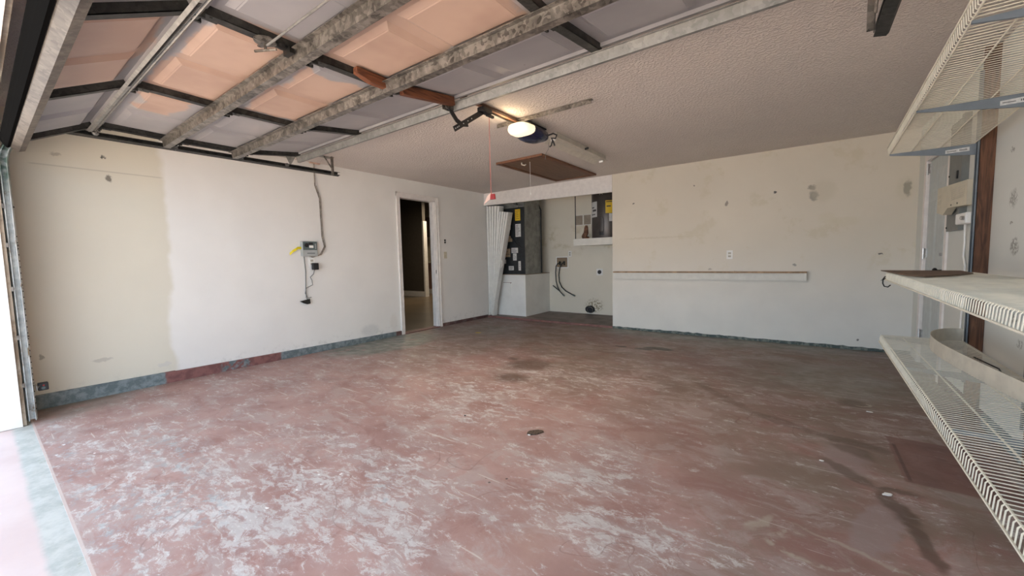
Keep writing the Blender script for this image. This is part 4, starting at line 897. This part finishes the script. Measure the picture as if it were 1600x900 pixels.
def wire_shelf(key, y0, y1, lipdir, label, back=XP-.018):
    t = thing('wire_shelf', label, 'shelf', (5.78, (y0+y1)/2, SH[key]((y0+y1)/2)), 'long cream wire shelves on the right wall')
    z = SH[key]; r = .0019; lh = .048*lipdir
    deck, lip = MB(), MB()
    y = y0
    while y <= y1:
        xf = lip_x(y); zz = z(y)
        deck.tube([(back, y, zz+r), (xf+.004, y, zz+r)], r, 5)
        lip.tube([(xf+.006, y, zz+r), (xf, y, zz+lipdir*.006), (xf-.003*1, y, zz+lh)], r, 5)
        y += .0254
    dk_ = part(deck, 'deck_wires', 'wire', t); lp_ = part(lip, 'lip_wires', 'wire', t)
    for k, fx in enumerate((.28, .62, .985)):
        m = MB(); m.tube([(lip_x(yy)+(back-lip_x(yy))*fx, yy, z(yy)-.0026) for yy in (y0-.003, (y0+y1)/2, y1+.004)], .0036, 6); part(m, 'support_wire', 'wire', t)
    for (dx, dz) in ((.007, -.0010), (-.0062, lh-.001*lipdir)):
        m = MB(); m.tube([(lip_x(yy)+dx, yy, z(yy)+dz) for yy in (y0-.003, (y0+y1)/2, y1+.004)], .0036, 6); part(m, 'edge_wire', 'wire', t)
    return t
wire_shelf('top', 1.02, 3.79, 1, 'cream wire shelf at the top right, its lip turned up under the ceiling')
wire_shelf('mid', 1.20, 3.62, -1, 'middle cream wire shelf with a brown board lying on it')
wire_shelf('low', 1.15, 3.78, -1, 'lowest cream wire shelf with a curved cream strip lying on it')

t = thing('hardboard_sheet', 'thin brown hardboard offcut lying on the far end of the middle wire shelf', 'board', (5.7, 3.3, 1.01))
m = MB().prism([(5.545, 3.72), (5.93, 3.68), (5.90, 3.30), (5.76, 3.02), (5.62, 2.85), (5.572, 3.00)], lambda a, c: (a, c, 1.0085), lambda a, c: (a, c, 1.0135)); part(m, 'sheet', 'masonite', t)
t = thing('wire_hook', 'small dark double wire hook hanging from the far end of the middle shelf lip', 'hook', (5.56, 3.55, .95))
m = MB(); hy = 3.60; m.tube([(5.557, hy, .975), (5.545, hy, .955), (5.545, hy, .925), (5.553, hy, .905), (5.572, hy, .900), (5.586, hy, .915)], .004, 6); m.tube([(5.558, hy, .955), (5.535, hy+.01, .945), (5.555, hy, .960), (5.590, hy-.01, .935)], .004, 6); part(m, 'hook', 'dark_iron', t)
t = thing('curved_trim_strip', 'bent cream plastic edging strip standing on edge along the lowest wire shelf', 'trim strip', (5.8, 3.0, .52))
pp = [(5.970, 3.73), (5.93, 3.73), (5.86, 3.68), (5.79, 3.56), (5.755, 3.40), (5.745, 3.22), (5.755, 3.02), (5.785, 2.75), (5.82, 2.50), (5.86, 2.22), (5.91, 1.85), (5.955, 1.45)]
# smooth the path
def smooth(P, it=2):
    for _ in range(it):
        Q = [P[0]]
        for a, c in zip(P, P[1:]): Q += [tuple(.75*x+.25*y for x, y in zip(a, c)), tuple(.25*x+.75*y for x, y in zip(a, c))]
        P = Q+[P[-1]]
    return P
pp = smooth(pp); rings = []
for i, (x, y) in enumerate(pp):
    a, c = pp[max(i-1, 0)], pp[min(i+1, len(pp)-1)]; d = Vector((c[0]-a[0], c[1]-a[1])).normalized(); n = Vector((-d.y, d.x))*.002
    zb = SH['low'](y)+.0062; rings.append([(x+n.x, y+n.y, zb), (x-n.x, y-n.y, zb), (x-n.x, y-n.y, zb+.085), (x+n.x, y+n.y, zb+.085)])
part(MB().loops(rings), 'strip', 'strip', t, smooth=True)
t = thing('loose_wire', 'thin dark wire lying on the lowest shelf behind the curved strip', 'wire', (5.85, 2.8, .53))
part(MB().tube([(5.90, 3.2, SH['low'](3.2)+.009), (5.93, 2.95, SH['low'](2.95)+.009), (5.90, 2.78, SH['low'](2.78)+.009), (5.95, 2.62, SH['low'](2.62)+.009)], .0035, 6), 'wire', 'dark_iron', t)

# ------------------------------------------------------------------ litter on the floor
def flake(name, label, cat, x, y, r, mat, hgt=.006, seed=1, squash=.6, rot=0.0, group=None):
    rr = random.Random(seed); n = 11; pts = []
    for k in range(n):
        a = 2*PI*k/n; q = r*(1+.35*(rr.random()-.5)); u, v = q*math.cos(a), q*squash*math.sin(a); pts.append((x+u*math.cos(rot)-v*math.sin(rot), y+u*math.sin(rot)+v*math.cos(rot)))
    m = MB().loops([[(a, c, .001) for a, c in pts], [(a, c, .001+hgt*.5+hgt*.5*rr.random()) for a, c in pts]])
    return tag(m.build(name, mat, loc=(x, y, 0)), label, cat, group)
flake('floor_chip', 'dark brown broken chip of debris lying on the middle of the floor', 'debris', 3.682, 1.951, .058, 'chip', .010, 4, .55, .9)
flake('paint_flake', 'tiny white flake at the edge of the dark brown chip', 'debris', 3.665, 1.895, .010, 'offwhite', .004, 5)
flake('dry_leaf', 'small yellow leaf on the floor near the foot of the doorway wall', 'leaf', .969, 4.476, .045, 'leaf', .005, 6, .6, .4)
flake('floor_pebble', 'small black speck of grit on the floor left of the brown chip', 'debris', 3.09, 1.90, .009, 'ink', .006, 7)
flake('paper_scrap', 'small white scrap on the floor by the dark red square patch', 'debris', 5.44, 2.30, .022, 'offwhite', .006, 9, .5, .5)
flake('floor_pebble', 'tiny white speck on the dark stain right of centre floor', 'debris', 5.20, 2.52, .010, 'offwhite', .004, 10)
flake('paper_scrap', 'pale scrap on the floor just below the far end of the lowest shelf', 'debris', 5.50, 3.55, .02, 'offwhite', .004, 12, .4)
